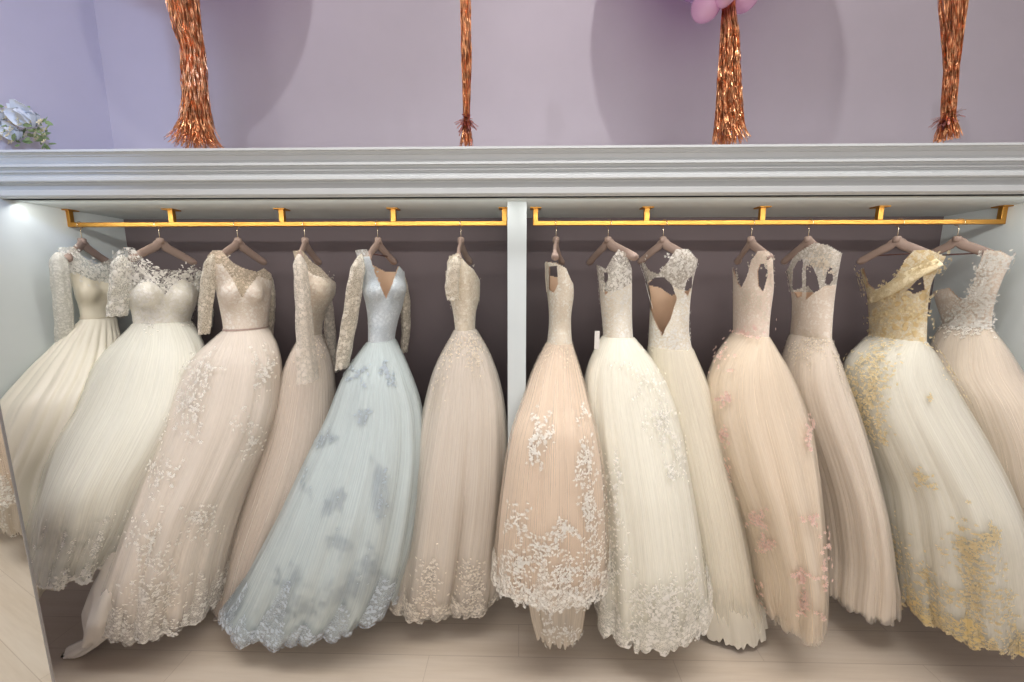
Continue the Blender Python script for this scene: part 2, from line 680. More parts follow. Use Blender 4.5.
def applique(parent, surf, spots, mat, name='lace_applique', size=.022, flowers=.45, lift=.004, seed=3):
    """spots: (x, y, rx, ry, count) ellipses or ('line', pts, width, count), photo coordinates on the gown"""
    R = random.Random(seed)
    size *= .72
    V, Fc = [], []
    spots = [(q[:3] + (int(q[3] * 1.7),)) if q[0] == 'line' else (q[:4] + (int(q[4] * 1.7),)) for q in spots]
    for sp in spots:
        if sp[0] == 'line':
            _, pts, w, cnt = sp
            A = np.array(pts, float)
            L = np.concatenate([[0], np.cumsum(np.hypot(*np.diff(A, axis=0).T))])
            samp = []
            for i in range(cnt):
                u = R.random() * L[-1]
                samp.append((np.interp(u, L, A[:, 0]) + R.gauss(0, w), np.interp(u, L, A[:, 1]) + R.gauss(0, w)))
        else:
            x, y, rx, ry, cnt = sp
            samp = []
            # sprig: a few stems curling out of the spot
            ns = max(1, cnt // 7)
            for k in range(ns):
                sx, sy = x + R.uniform(-1, 1) * rx * .6, y + R.uniform(-1, 1) * ry * .6
                th = R.uniform(0, 6.28)
                for j in range(7):
                    samp.append((sx, sy))
                    sx += math.cos(th) * rx * .22
                    sy += math.sin(th) * ry * .22
                    th += R.uniform(-.9, .9)
        for (x, y) in samp:
            q = surf.at(x, y)
            if q is None:
                continue
            kd = 'flower' if R.random() < flowers else 'leaf'
            jit = np.array([R.uniform(-1, 1), R.uniform(-1, 1), R.uniform(-1, 1)]) * .008
            jit -= q[1] * (jit @ q[1])
            flower_bits(V, Fc, q[0] + jit, q[1], size * R.uniform(.7, 1.3) * (1.0 if kd == 'leaf' else 1.05), R.uniform(0, 6.28), kd, lift)
    if V:
        o = mesh_obj(name, V, Fc, mat, parent, smooth=True)
        o['kind'] = 'stuff'
        return o


def thread(name, col, rough=.7):
    m, nt, nd, lk, b = newmat(name)
    n = noise(nd, lk, coords(nd, lk), 60, 2)
    lk.new(mix_rgb(nd, lk, n, col, tuple(c * .85 for c in col[:3]) + (1,)), b.inputs['Base Color'])
    b.inputs['Roughness'].default_value = rough
    b.inputs['Sheen Weight'].default_value = .2
    return m


def sleeve(parent, keys, mat, name='sleeve', seed=0, n=28, closed=False, cuff=None):
    """keys: (x, y, depth, radius in px along x, half depth m)"""
    K = np.array(keys, float)
    R = np.random.RandomState(seed)
    m = 46
    u = np.linspace(0, len(K) - 1, m)
    kk = [np.interp(u, np.arange(len(K)), K[:, i]) for i in range(5)]
    for i in range(5):
        a = kk[i].copy()
        for _ in range(6):
            a[1:-1] = (a[:-2] + a[2:] + 2 * a[1:-1]) / 4
        kk[i] = a
    ph = R.rand(4) * 6.28
    V = []
    for i in range(m):
        c = P(kk[0][i], kk[1][i], kk[2][i])
        phi = math.atan((kk[0][i] - 512) / F)
        hw = kk[3][i] / F * kk[2][i] * math.cos(phi)
        ry = min(kk[4][i], .8 * hw / max(.05, abs(math.sin(phi))))
        rx = math.sqrt(max(.012 ** 2, hw ** 2 - (ry * math.sin(phi)) ** 2)) / math.cos(phi) * math.sqrt(max(.02, min(1, i / m / .14)))
        for k in range(n):
            t = 2 * math.pi * k / n
            w = 1 + .07 * math.cos(4 * t + ph[0] + i * .05) + .05 * math.cos(7 * t + ph[1] - i * .08) + .035 * math.sin(i * .6 + ph[2] + 2 * t)
            V.append((c[0] + rx * w * math.cos(t), c[1] + ry * math.sqrt(max(.02, min(1, i / m / .14))) * w * math.sin(t), c[2] + (.004 * math.cos(9 * t) if i == m - 1 else 0)))
    Fc = [(i * n + k, i * n + (k + 1) % n, (i + 1) * n + (k + 1) % n, (i + 1) * n + k) for i in range(m - 1) for k in range(n)]
    uv = [(1 - abs(2 * k / n - 1), i / m) for i in range(m) for k in range(n)]
    o = mesh_obj(name, V, Fc, mat, parent, uvs=uv)
    return o


def ribbon(parent, pts, w, mat, name, surf=None, thick=.0025, lift=.006):
    """thin band through photo points (x, y, depth); w in metres"""
    mb = MB()
    Q = []
    for p in pts:
        if surf is not None:
            q = surf.at(p[0], p[1])
            if q is not None:
                Q.append(q[0] + q[1] * lift)
                continue
        if len(p) > 2:
            Q.append(P(*p))
    if len(Q) < 2:
        return None
    Q = np.array(Q)
    m = max(8, len(Q) * 5)
    u = np.linspace(0, len(Q) - 1, m)
    S = np.stack([np.interp(u, np.arange(len(Q)), Q[:, i]) for i in range(3)], 1)
    for _ in range(3):
        S[1:-1] = (S[:-2] + S[2:] + 2 * S[1:-1]) / 4
    mb.tube(S, w / 2, 8, .35)
    return mb.build(name, mat, parent, smooth=True)


def gown(spec):
    hx = P(spec['hook'], 240, DR)[0]
    root = empty(spec.get('name', 'wedding_dress'), (hx, DR, 0))
    tag(root, spec['label'], 'wedding dress', 'wedding gowns hanging on the gold rails')
    S = Surface(spec['keys'], spec['waist'], None, spec.get('folds', (11, .05)), spec['seed'], spec.get('shear', 0.0),
                lobes=spec.get('lobes'), hemz=spec.get('hemz'), pleat=spec.get('pleat'), ragged=spec.get('ragged', .006), bumps=spec.get('cups'))
    nt = S.nt
    tot = len(S.yy)
    px, py, vis = S.face_info()
    keep = np.ones(px.shape, bool)
    neck = spec['neck']
    hid = spec.get('neck_hidden') or [(x, y + 14) for x, y in neck]
    keep &= ~(vis & (py < interp(neck, px)))
    keep &= ~((~vis) & (py < interp(hid, px)))
    for poly in spec.get('holes', []):
        keep &= ~(vis & in_poly(px, py, poly))
    rowi = np.arange(tot - 1)[:, None] * np.ones((1, NC))
    keep_top = keep & (rowi < nt)
    yk = spec.get('yoke')
    mats = spec['mats']
    if yk:
        isy = (py < interp(yk, px)) & (vis | spec.get('yoke_back', True))
        V, q, uv = S.grid(0, nt + 1, 0, keep_top & isy)
        if len(q):
            mesh_obj('yoke', V, q, mats['yoke'], root, uvs=uv)
        keep_top &= ~isy
    V, q, uv = S.grid(0, nt + 1, 0, keep_top)
    mesh_obj('bodice', V, q, mats['bodice'], root, uvs=uv)
    if 'lining' in mats:
        V, q, uv = S.grid(0, nt + 1, -.006, keep_top & ~(vis & (rowi > nt)))
        o = mesh_obj('lining', V, q, mats['lining'], root, uvs=uv)
        o['label'] = 'smooth nude lining'
    V, q, uv = S.grid(nt, tot, 0)
    mesh_obj('skirt', V, q, mats['skirt'], root, uvs=uv)
    vcol = S.v
    if 'tulle' in mats:
        R = np.random.RandomState(spec['seed'] + 50)
        wv = .5 + .5 * np.cos(19 * S.t + 6 * R.rand())[None, :] * np.cos(31 * S.t[None, :] + 5 * vcol[:, None])
        off = .003 + (.007 + .012 * wv) * (np.clip(vcol, 0, 1) ** .7)[:, None]
        V, q, uv = S.grid(nt, tot, off)
        o = mesh_obj('tulle_overlay', V, q, mats['tulle'], root, uvs=uv)
        o['label'] = 'sheer tulle layer'
    if 'hem' in mats:
        # lace border round the bottom, upper edge wavy
        hh = spec.get('hemband', .1)
        R = np.random.RandomState(spec['seed'] + 9)
        tt = S.t
        edge = 1 - hh * (1 + .45 * sum(np.cos(k * tt + p) for k, p in zip((5, 9, 16), R.rand(3) * 6.28)))
        mk = (S.v[:-1, None] > edge[None, :])
        off = .006 + .02 * np.clip(vcol, 0, 1) ** .7
        V, q, uv = S.grid(nt, tot, off, mk)
        o = mesh_obj('lace_hem', V, q, mats['hem'], root, uvs=uv)
    if 'belt' in mats:
        V, q, uv = S.grid(nt - 2, nt + 1, .004)
        mesh_obj('waistband', V, q, mats['belt'], root, uvs=uv)
    k = 0
    for (spots, mat, sz, fl, lf) in spec.get('appl', []):
        applique(root, S, spots, mat, size=sz, flowers=fl, lift=lf, seed=spec['seed'] * 7 + k)
        k += 1
    # narrow piping along the neckline on the side that shows
    if spec.get('piping') is not None:
        pts = []
        for (x, y) in neck:
            pts.append((x, y + 1.5))
        ribbon(root, pts, .007, mats.get('trim', mats['bodice']), 'neckline_trim', S, lift=.002)
    return root, S


# cloth colours
IVORY = srgb(242, 238, 222)
CREAM = srgb(242, 232, 208)
BLUSH = srgb(236, 214, 204)
PEACH = srgb(238, 208, 184)
BLUE = srgb(206, 220, 226)
CHAMP = srgb(222, 206, 192)
NUDE = srgb(224, 192, 162)
WHITE = srgb(248, 245, 236)
GOLDT = srgb(226, 198, 138)
PINK = srgb(244, 210, 196)
SILV = srgb(168, 178, 192)

T_white = thread('white_thread', WHITE)
T_gold = thread('gold_thread', srgb(228, 209, 164))
T_pink = thread('pink_petal_silk', PINK)
T_silv = thread('blue_silver_thread', srgb(182, 193, 201))
T_champ = thread('champagne_thread', srgb(238, 226, 206))
M['nude'] = plain('nude_lining', NUDE, .7, var=.03)
M['sheer_nude'] = lace('sheer_nude_net', srgb(232, 214, 188), srgb(214, 190, 160), 90, .5)


def pi(x):
    return math.pi * x


FR = -math.pi / 2      # direction of the camera side around a skirt


def front_drop(amount, width=1.0, centre=FR):
    return lambda t: -amount * np.exp(-(np.angle(np.exp(1j * (t - centre))) / width) ** 2)


D = []
D.append(dict(hook=82, seed=1, cups=[(88, 292, 10, .03), (108, 290, 8, .025)], waist=318, folds=(14, .075), pleat=(22, .10), ragged=.004,
    label='cream satin gown with pleated skirt and white lace sleeves, at the far left rail end',
    keys=[(243, 54, 118, 2.0, .17), (262, 62, 120, 2.0, .17), (280, 70, 119, 2.0, .15), (300, 77, 116, 2.0, .13), (318, 80, 116, 1.99, .11),
          (328, 68, 119, 1.96, .14), (345, 48, 122, 1.9, .18), (370, 22, 118, 1.8, .2), (400, -4, 112, 1.7, .2), (450, -20, 100, 1.64, .2),
          (520, -34, 92, 1.6, .2), (585, -38, 88, 1.6, .2)],
    neck=[(45, 270), (52, 252), (60, 247), (74, 247), (84, 258), (98, 265), (110, 259), (118, 256), (124, 262)],
    yoke=[(45, 278), (75, 272), (92, 280), (104, 282), (122, 286)],
    mats=dict(skirt=fabric('cream_satin', srgb(242, 232, 212), srgb(228, 215, 192), True), bodice=fabric('cream_satin_bodice', srgb(238, 226, 202), srgb(220, 204, 176), True),
              yoke=lace('ivory_lace_open', WHITE, srgb(225, 220, 200), 60, .35), belt=fabric('cream_satin_belt', srgb(236, 222, 196), None, True)),
    appl=[([('line', [(60, 256), (76, 266), (96, 274), (116, 268)], 5, 150)], T_white, .016, .6, .004)]))
D.append(dict(hook=160, seed=2, cups=[(148, 295, 12, .045), (181, 296, 11, .045)], waist=322, folds=(13, .045), ragged=.012,
    label='ivory ball gown with leafy lace shoulders and ruffled white hem, beside the cream satin gown',
    keys=[(243, 110, 206, 2.0, .18), (262, 113, 205, 2.0, .18), (285, 121, 200, 2.0, .16), (305, 129, 196, 2.0, .13), (322, 133, 191, 1.98, .12),
          (334, 121, 198, 1.95, .16), (352, 102, 206, 1.9, .2), (390, 78, 208, 1.82, .25), (430, 57, 198, 1.74, .25), (480, 39, 178, 1.68, .24),
          (520, 29, 155, 1.66, .19), (552, 29, 140, 1.66, .19)],
    neck=[(105, 268), (114, 254), (124, 247), (134, 248), (146, 262), (160, 269), (185, 271), (196, 267), (204, 274), (210, 285)],
    yoke=[(105, 300), (132, 290), (138, 284), (148, 281), (157, 285), (165, 295), (172, 286), (181, 279), (191, 282), (208, 305)],
    mats=dict(skirt=fabric('ivory_tulle_2', srgb(240, 239, 230), srgb(230, 228, 214)), tulle=tulle('ivory_net_2', WHITE, .4),
              bodice=lace('ivory_bodice_lace_2', WHITE, srgb(226, 220, 200), 45), yoke=lace('ivory_open_lace_2', WHITE, srgb(230, 222, 205), 30, .1)),
    appl=[([('line', [(118, 262), (126, 285), (134, 300), (150, 306)], 5, 90), ('line', [(140, 262), (150, 275), (166, 290), (176, 276), (190, 272), (200, 285)], 4, 110),
            (150, 315, 18, 12, 60), (180, 310, 12, 14, 60)], T_white, .02, .3, .004),
          ([('line', [(32, 575), (60, 582), (90, 578), (125, 560)], 7, 330), ('line', [(36, 540), (90, 545), (120, 530)], 12, 120)], T_white, .036, .7, .008)]))
D.append(dict(hook=238, seed=3, cups=[(231, 293, 9, .03), (254, 293, 8, .035)], waist=329, folds=(12, .05), ragged=.012, shear=.1,
    label='blush ball gown with sheer lace sleeves and small train trailing left on the floor',
    keys=[(243, 203, 270, 2.0, .18), (262, 208, 271, 2.0, .18), (285, 215, 272, 2.0, .15), (305, 219, 270, 2.0, .13), (329, 223, 268, 1.98, .12),
          (340, 208, 276, 1.95, .16), (360, 190, 281, 1.9, .2), (400, 168, 281, 1.86, .24), (450, 148, 268, 1.82, .27), (500, 128, 250, 1.78, .27),
          (550, 110, 233, 1.76, .25), (585, 100, 222, 1.78, .22), (602, 96, 217, 1.78, .2)],
    neck=[(200, 266), (207, 256), (213, 250), (222, 251), (232, 262), (243, 268), (257, 272), (264, 268), (274, 276)],
    yoke=[(200, 262), (222, 264), (232, 278), (242, 298), (250, 286), (258, 276), (274, 282)],
    mats=dict(skirt=fabric('blush_tulle_3', srgb(240, 224, 214), srgb(228, 210, 200)), tulle=tulle('blush_net_3', srgb(244, 234, 226), .4),
              bodice=lace('blush_bodice_lace', srgb(244, 236, 224), srgb(222, 196, 178), 55), yoke=M['sheer_nude'],
              hem=lace('blush_hem_lace', WHITE, srgb(232, 214, 202), 40, .1), belt=thread('rosy_cord', srgb(186, 160, 150))),
    hemband=.1,
    appl=[([(225, 275, 8, 14, 40), (262, 285, 5, 12, 30), (236, 310, 14, 10, 50)], T_champ, .012, .5, .003),
          ([(204, 372, 13, 16, 56), (262, 372, 9, 22, 48), (190, 410, 16, 26, 84), (165, 470, 14, 26, 60), (246, 430, 10, 20, 40), (150, 545, 20, 24, 100),
            (205, 520, 15, 22, 50), (160, 590, 26, 16, 130), ('line', [(100, 615), (150, 628), (190, 628), (215, 610)], 7, 220)], T_white, .02, .4, .02)]))
D.append(dict(hook=305, seed=4, cups=[(322, 288, 9, .03)], waist=335, folds=(10, .05), ragged=.01,
    label='slim blush gown seen side-on with a wide sheer sleeve, behind the pale blue gown',
    keys=[(243, 290, 322, 2.0, .17), (262, 295, 327, 2.0, .17), (278, 298, 335, 2.0, .14), (292, 298, 336, 2.0, .12), (310, 300, 326, 2.0, .1), (335, 300, 322, 2.0, .1),
          (355, 288, 330, 2.0, .13), (380, 281, 334, 2.0, .16), (420, 268, 335, 2.0, .18), (480, 246, 325, 2.0, .18), (540, 228, 300, 2.0, .17), (596, 216, 280, 2.0, .15)],
    neck=[(285, 262), (292, 251), (302, 250), (312, 262), (321, 268), (330, 278), (338, 284)],
    yoke=[(285, 268), (305, 268), (313, 275), (325, 278), (338, 282)],
    mats=dict(skirt=fabric('blush_tulle_4', srgb(236, 218, 208), srgb(222, 202, 191)), tulle=tulle('blush_net_4', srgb(238, 220, 208), .35),
              bodice=lace('blush_bodice_lace_4', srgb(242, 232, 216), srgb(214, 184, 162), 60), yoke=M['sheer_nude']),
    appl=[([(325, 285, 9, 9, 60), (318, 310, 8, 16, 50), (322, 345, 9, 20, 60), ('line', [(288, 360), (272, 420), (258, 470)], 5, 90)], T_champ, .014, .5, .004)]))
D.append(dict(hook=378, seed=5, cups=[(374, 292, 8, .03), (396, 288, 8, .035)], waist=340, folds=(13, .06), ragged=.01, shear=.1,
    label='pale blue tulle ball gown with deep V neck and scattered grey-blue lace leaves',
    keys=[(243, 352, 402, 2.0, .18), (262, 358, 404, 2.0, .18), (280, 362, 405, 2.0, .15), (300, 365, 404, 2.0, .13), (322, 368, 398, 1.98, .11), (340, 368, 395, 1.97, .11),
          (352, 357, 401, 1.95, .15), (380, 341, 412, 1.9, .2), (410, 329, 421, 1.88, .24), (450, 308, 424, 1.85, .27), (500, 283, 420, 1.82, .28), (550, 256, 412, 1.8, .27),
          (585, 237, 402, 1.8, .22), (604, 222, 394, 1.8, .2)]
    , hemz=lambda t: .05 * np.cos(t - .3),
    neck=[(348, 262), (356, 250), (367, 249), (376, 276), (386, 299), (393, 282), (399, 266), (408, 276)],
    neck_hidden=[(348, 258), (365, 262), (385, 272), (398, 272), (408, 280)],
    yoke=[(348, 256), (370, 256), (376, 262), (408, 262)],
    mats=dict(skirt=fabric('pale_blue_tulle', srgb(208, 220, 223), srgb(192, 206, 211)), tulle=tulle('pale_blue_net', srgb(216, 228, 232), .4),
              bodice=lace('blue_bodice_lace', srgb(218, 226, 230), srgb(182, 194, 204), 50), yoke=lace('nude_blue_lace', srgb(222, 224, 222), srgb(206, 192, 172), 60, .5), lining=M['nude'],
              hem=lace('blue_hem_lace', srgb(206, 216, 226), srgb(170, 182, 198), 36, .1)),
    hemband=.11,
    appl=[([(372, 290, 8, 16, 40), (392, 300, 8, 12, 30), (382, 325, 10, 12, 40)], thread('pale_blue_thread', srgb(214, 224, 230)), .013, .4, .003),
          ([(388, 372, 8, 8, 28), (352, 372, 10, 12, 28), (325, 438, 11, 7, 42), (270, 508, 9, 13, 42), (303, 478, 8, 12, 28), (333, 498, 9, 12, 35), (380, 484, 8, 14, 42), (384, 505, 7, 9, 28),
            (360, 415, 9, 8, 21), (258, 540, 9, 9, 28), (342, 545, 9, 12, 21), (290, 580, 12, 12, 42), (350, 590, 22, 12, 84), (370, 570, 12, 16, 56), (240, 600, 14, 14, 49), (300, 610, 20, 10, 56)],
           T_silv, .028, .12, .006)]))
D.append(dict(hook=461, seed=6, waist=329, folds=(9, .06), ragged=.006,
    label='champagne tulle gown seen edge-on, hem in two folds, just left of the divider',
    keys=[(246, 449, 472, 2.0, .17), (262, 447, 476, 2.0, .16), (280, 447, 480, 2.0, .14), (295, 449, 480, 2.0, .12), (312, 453, 476, 1.99, .1), (329, 455, 475, 1.98, .1),
          (342, 449, 484, 1.97, .13), (360, 438, 492, 1.96, .17), (385, 430, 500, 1.95, .2), (420, 422, 505, 1.93, .22), (470, 412, 507, 1.92, .24), (530, 403, 503, 1.92, .24),
          (570, 397, 499, 1.92, .2), (594, 392, 495, 1.92, .16)],
    lobes=[(FR + .3, .16, .5)],
    neck=[(443, 270), (450, 256), (458, 253), (465, 262), (474, 270), (482, 284)],
    mats=dict(skirt=fabric('champagne_tulle', srgb(236, 218, 207), srgb(224, 205, 194)), tulle=tulle('champagne_net', srgb(226, 216, 206), .45),
              bodice=lace('champagne_bodice_lace', srgb(242, 234, 216), srgb(208, 184, 154), 60),
              hem=lace('champagne_hem_lace', srgb(240, 232, 218), srgb(222, 208, 194), 40, .05)),
    hemband=.06,
    appl=[([(455, 285, 7, 20, 70), (472, 285, 6, 16, 50), (464, 310, 8, 12, 40), ('line', [(440, 362), (452, 348), (470, 340), (482, 350)], 5, 110), ('line', [(474, 345), (476, 375)], 4, 50),
            ('line', [(440, 375), (434, 410)], 4, 46)], T_champ, .016, .45, .005),
          ([('line', [(432, 560), (428, 590), (415, 612), (400, 618)], 6, 150), ('line', [(470, 560), (472, 590), (466, 610), (488, 608)], 6, 150)], thread('ivory_thread_6', srgb(244, 236, 222)), .02, .5, .02)]))
D.append(dict(hook=556, seed=7, waist=342, folds=(9, .035), ragged=.008,
    label='peach tulle gown with white lace climbing from its hem, just right of the divider',
    keys=[(250, 544, 568, 2.0, .16), (270, 545, 571, 2.0, .15), (292, 547, 574, 2.0, .13), (318, 549, 571, 2.0, .11), (342, 547, 572, 1.98, .11), (362, 536, 578, 1.93, .12),
          (400, 524, 588, 1.8, .13), (430, 513, 595, 1.71, .14), (470, 506, 602, 1.68, .15), (520, 500, 605, 1.67, .16), (560, 497, 606, 1.67, .16), (578, 496, 604, 1.67, .16)],
    neck=[(540, 266), (546, 262), (556, 263), (566, 268), (571, 280), (576, 288)],
    holes=[[(549, 266), (557, 266), (558, 284), (554, 293), (549, 290)]],
    mats=dict(skirt=fabric('peach_tulle', srgb(238, 208, 186), srgb(226, 192, 168)), tulle=tulle('peach_net', srgb(238, 216, 200), .3), lining=M['nude'],
              bodice=lace('ivory_bodice_lace_7', srgb(244, 238, 224), srgb(216, 190, 160), 60), hem=lace('ivory_hem_lace_7', WHITE, srgb(238, 218, 200), 44, .1)),
    hemband=.09,
    appl=[([('line', [(553, 345), (540, 362), (530, 385), (522, 410)], 5, 120), ('line', [(563, 345), (574, 372), (582, 395)], 4, 70), (560, 320, 8, 14, 60)], T_champ, .014, .5, .004),
          ([(542, 436, 9, 17, 56), (537, 455, 8, 10, 28), (584, 462, 8, 20, 56), (585, 500, 8, 28, 90), (518, 520, 9, 14, 42), (560, 530, 12, 12, 56), (540, 548, 14, 14, 70), (516, 562, 14, 12, 84),
            (562, 570, 14, 14, 90), (590, 560, 9, 26, 90), (600, 520, 4, 40, 40), (580, 412, 6, 10, 14), ('line', [(500, 578), (530, 592), (570, 598), (602, 590)], 6, 260)], T_white, .021, .4, .02)]))
D.append(dict(hook=608, seed=8, waist=336, folds=(11, .05), ragged=.01,
    label='bright ivory tulle ball gown with laced-up back, white paper tag and broad white lace hem',
    keys=[(246, 595, 632, 2.0, .17), (262, 596, 632, 2.0, .16), (285, 599, 632, 2.0, .14), (310, 601, 632, 2.0, .12), (336, 603, 633, 1.98, .11), (350, 594, 646, 1.95, .15),
          (370, 587, 659, 1.92, .19), (390, 584, 669, 1.9, .21), (430, 586, 680, 1.86, .24), (480, 592, 689, 1.82, .26), (540, 597, 698, 1.79, .27), (580, 599, 703, 1.78, .24), (603, 599, 707, 1.78, .22)],
    neck=[(590, 272), (597, 265), (606, 269), (612, 258), (618, 250), (625, 252), (631, 266), (636, 285)],
    holes=[[(604, 272), (608, 273), (608, 292), (605, 296)]],
    hemz=lambda t: .07 * np.cos(t - .2),
    yoke=[(590, 288), (604, 292), (620, 290), (636, 280)],
    mats=dict(skirt=fabric('ivory_tulle_8', srgb(242, 236, 222), srgb(232, 224, 208)), tulle=tulle('ivory_net_8', WHITE, .4),
              bodice=lace('ivory_bodice_lace_8', WHITE, srgb(226, 210, 184), 55), yoke=lace('ivory_open_lace_8', WHITE, srgb(228, 214, 190), 45, .35), lining=M['nude'],
              hem=lace('ivory_hem_lace_8', WHITE, srgb(240, 236, 220), 38, .35)),
    hemband=.12,
    appl=[([(602, 300, 5, 20, 60), (622, 290, 8, 26, 100)], T_white, .014, .4, .004),
          ([(660, 420, 12, 26, 60), (614, 480, 7, 30, 50), (618, 560, 8, 40, 90), (650, 600, 18, 20, 120), (682, 590, 14, 24, 110), ('line', [(602, 620), (640, 634), (680, 625), (704, 600)], 9, 330),
            (640, 380, 18, 14, 30), (675, 470, 8, 22, 40)], T_white, .02, .35, .02)]))
D.append(dict(hook=663, seed=9, waist=346, folds=(10, .05), ragged=.012,
    label='cream gown with big open keyhole back showing peach lining, left of the pink-flowered gown',
    keys=[(242, 638, 702, 2.0, .18), (262, 641, 698, 2.0, .18), (282, 647, 693, 2.0, .15), (305, 650, 690, 2.0, .12), (328, 649, 689, 2.0, .12), (346, 648, 692, 2.0, .13), (370, 646, 703, 2.0, .17),
          (400, 648, 714, 2.0, .2), (450, 655, 729, 1.99, .21), (500, 664, 741, 1.98, .22), (550, 672, 751, 1.97, .22), (585, 680, 758, 1.96, .18), (603, 682, 764, 1.95, .17)],
    neck=[(636, 268), (643, 262), (650, 271), (658, 274), (668, 262), (676, 249), (688, 249), (700, 262)],
    neck_hidden=[(636, 285), (650, 286), (660, 288), (672, 296), (684, 290), (700, 290)],
    holes=[[(647, 296), (648, 283), (654, 278), (664, 277), (672, 285), (677, 298), (671, 318), (662, 336), (655, 322), (650, 308)], [(684, 292), (687, 280), (692, 276), (692, 286), (688, 296)]],
    yoke=[(636, 284), (660, 278), (680, 290), (700, 288)],
    mats=dict(skirt=fabric('cream_tulle_9', srgb(242, 230, 212), srgb(230, 216, 198)), tulle=tulle('cream_net_9', srgb(244, 236, 222), .35), lining=M['nude'],
              bodice=lace('cream_bodice_lace', WHITE, srgb(222, 202, 172), 55), yoke=lace('cream_open_lace', WHITE, srgb(226, 210, 184), 50, .5)),
    appl=[([(682, 265, 12, 10, 80), (645, 272, 5, 9, 40), (684, 320, 6, 20, 60), (656, 338, 8, 10, 40), (672, 340, 10, 8, 50), ('line', [(700, 600), (740, 612), (758, 600)], 7, 60)], T_white, .015, .45, .004)]))
D.append(dict(hook=751, seed=10, waist=334, folds=(10, .045), ragged=.012,
    label='peach-blush tulle gown sprinkled with small raised pink flowers down its skirt',
    keys=[(243, 731, 774, 2.0, .16), (265, 732, 773, 2.0, .16), (285, 733, 774, 2.0, .14), (310, 733, 771, 2.0, .13), (334, 733, 769, 1.98, .13), (345, 723, 776, 1.96, .16), (365, 712, 787, 1.93, .19),
          (400, 706, 803, 1.9, .23), (450, 714, 816, 1.86, .25), (500, 727, 822, 1.83, .26), (550, 740, 825, 1.8, .26), (585, 748, 824, 1.79, .22), (604, 755, 822, 1.79, .2)],
    neck=[(728, 270), (732, 267), (737, 283), (741, 288), (747, 276), (751, 261), (758, 251), (768, 251), (775, 264)],
    neck_hidden=[(728, 285), (745, 290), (760, 292), (774, 288)],
    holes=[[(760, 264), (767, 263), (768, 275), (763, 292), (758, 286), (757, 271)]],
    mats=dict(skirt=fabric('peach_blush_tulle', srgb(238, 212, 188), srgb(228, 198, 172)), tulle=tulle('peach_blush_net', srgb(244, 228, 212), .35), lining=M['nude'],
              bodice=lace('pink_cream_lace', srgb(246, 232, 218), srgb(230, 198, 180), 70)),
    appl=[([(745, 300, 10, 16, 70), (762, 305, 8, 18, 60), (738, 280, 4, 8, 20), ('line', [(750, 268), (758, 258), (770, 262), (771, 285)], 2.5, 60)], T_champ, .013, .6, .004),
          ([('line', [(736, 332), (768, 330)], 3, 12), ('line', [(738, 338), (726, 352), (718, 372)], 6, 18), (755, 338, 12, 8, 7), ('line', [(728, 440), (733, 480), (738, 520), (745, 560), (752, 600)], 2, 34),
            (728, 398, 6, 6, 14), (726, 438, 6, 8, 14), (760, 518, 8, 9, 28), (765, 545, 9, 10, 28), (803, 432, 5, 12, 21), (805, 515, 5, 6, 14), (805, 572, 8, 8, 21), ('line', [(822, 530), (822, 590)], 2, 20), (808, 605, 9, 10, 28), (762, 590, 4, 16, 20)],
           T_pink, .026, 1.0, .024)]))
D.append(dict(hook=808, seed=11, waist=336, folds=(10, .045), ragged=.006,
    label='pale blush open-back gown with lace cap shoulder and plain skirt, right of the pink-flowered gown',
    keys=[(240, 786, 846, 2.0, .18), (262, 786, 841, 2.0, .18), (282, 789, 837, 2.0, .14), (305, 792, 834, 2.0, .12), (336, 790, 832, 2.0, .13), (352, 784, 838, 1.99, .16), (375, 781, 846, 1.98, .19),
          (400, 784, 856, 1.97, .21), (450, 795, 873, 1.95, .23), (500, 804, 886, 1.93, .23), (550, 812, 893, 1.92, .22), (575, 817, 896, 1.91, .18), (594, 820, 896, 1.91, .17)],
    neck=[(782, 290), (787, 270), (793, 257), (802, 250), (814, 243), (828, 245), (845, 255)],
    neck_hidden=[(782, 290), (795, 290), (808, 286), (815, 294), (825, 285), (843, 285)],
    holes=[[(792, 288), (793, 270), (798, 261), (803, 259), (802, 274), (802, 296), (797, 298)], [(806, 266), (811, 264), (817, 276), (820, 290), (815, 292), (806, 300)], [(825, 283), (827, 270), (832, 266), (833, 280), (829, 286)]],
    yoke=[(782, 292), (800, 292), (815, 292), (825, 286), (843, 284)],
    mats=dict(skirt=fabric('pale_blush_tulle_11', srgb(240, 220, 204), srgb(228, 206, 190)), tulle=tulle('pale_blush_net_11', srgb(244, 232, 222), .35), lining=M['nude'],
              bodice=lace('blush_cream_lace_11', srgb(244, 234, 220), srgb(228, 202, 182), 60), yoke=lace('ivory_open_lace_11', WHITE, srgb(226, 212, 190), 50, .6)),
    appl=[([(822, 262, 14, 8, 90), (790, 275, 3, 12, 30), ('line', [(786, 352), (800, 356), (820, 345)], 7, 100), ('line', [(835, 350), (848, 392)], 4, 60), (812, 335, 12, 12, 60)], T_champ, .015, .5, .004)]))
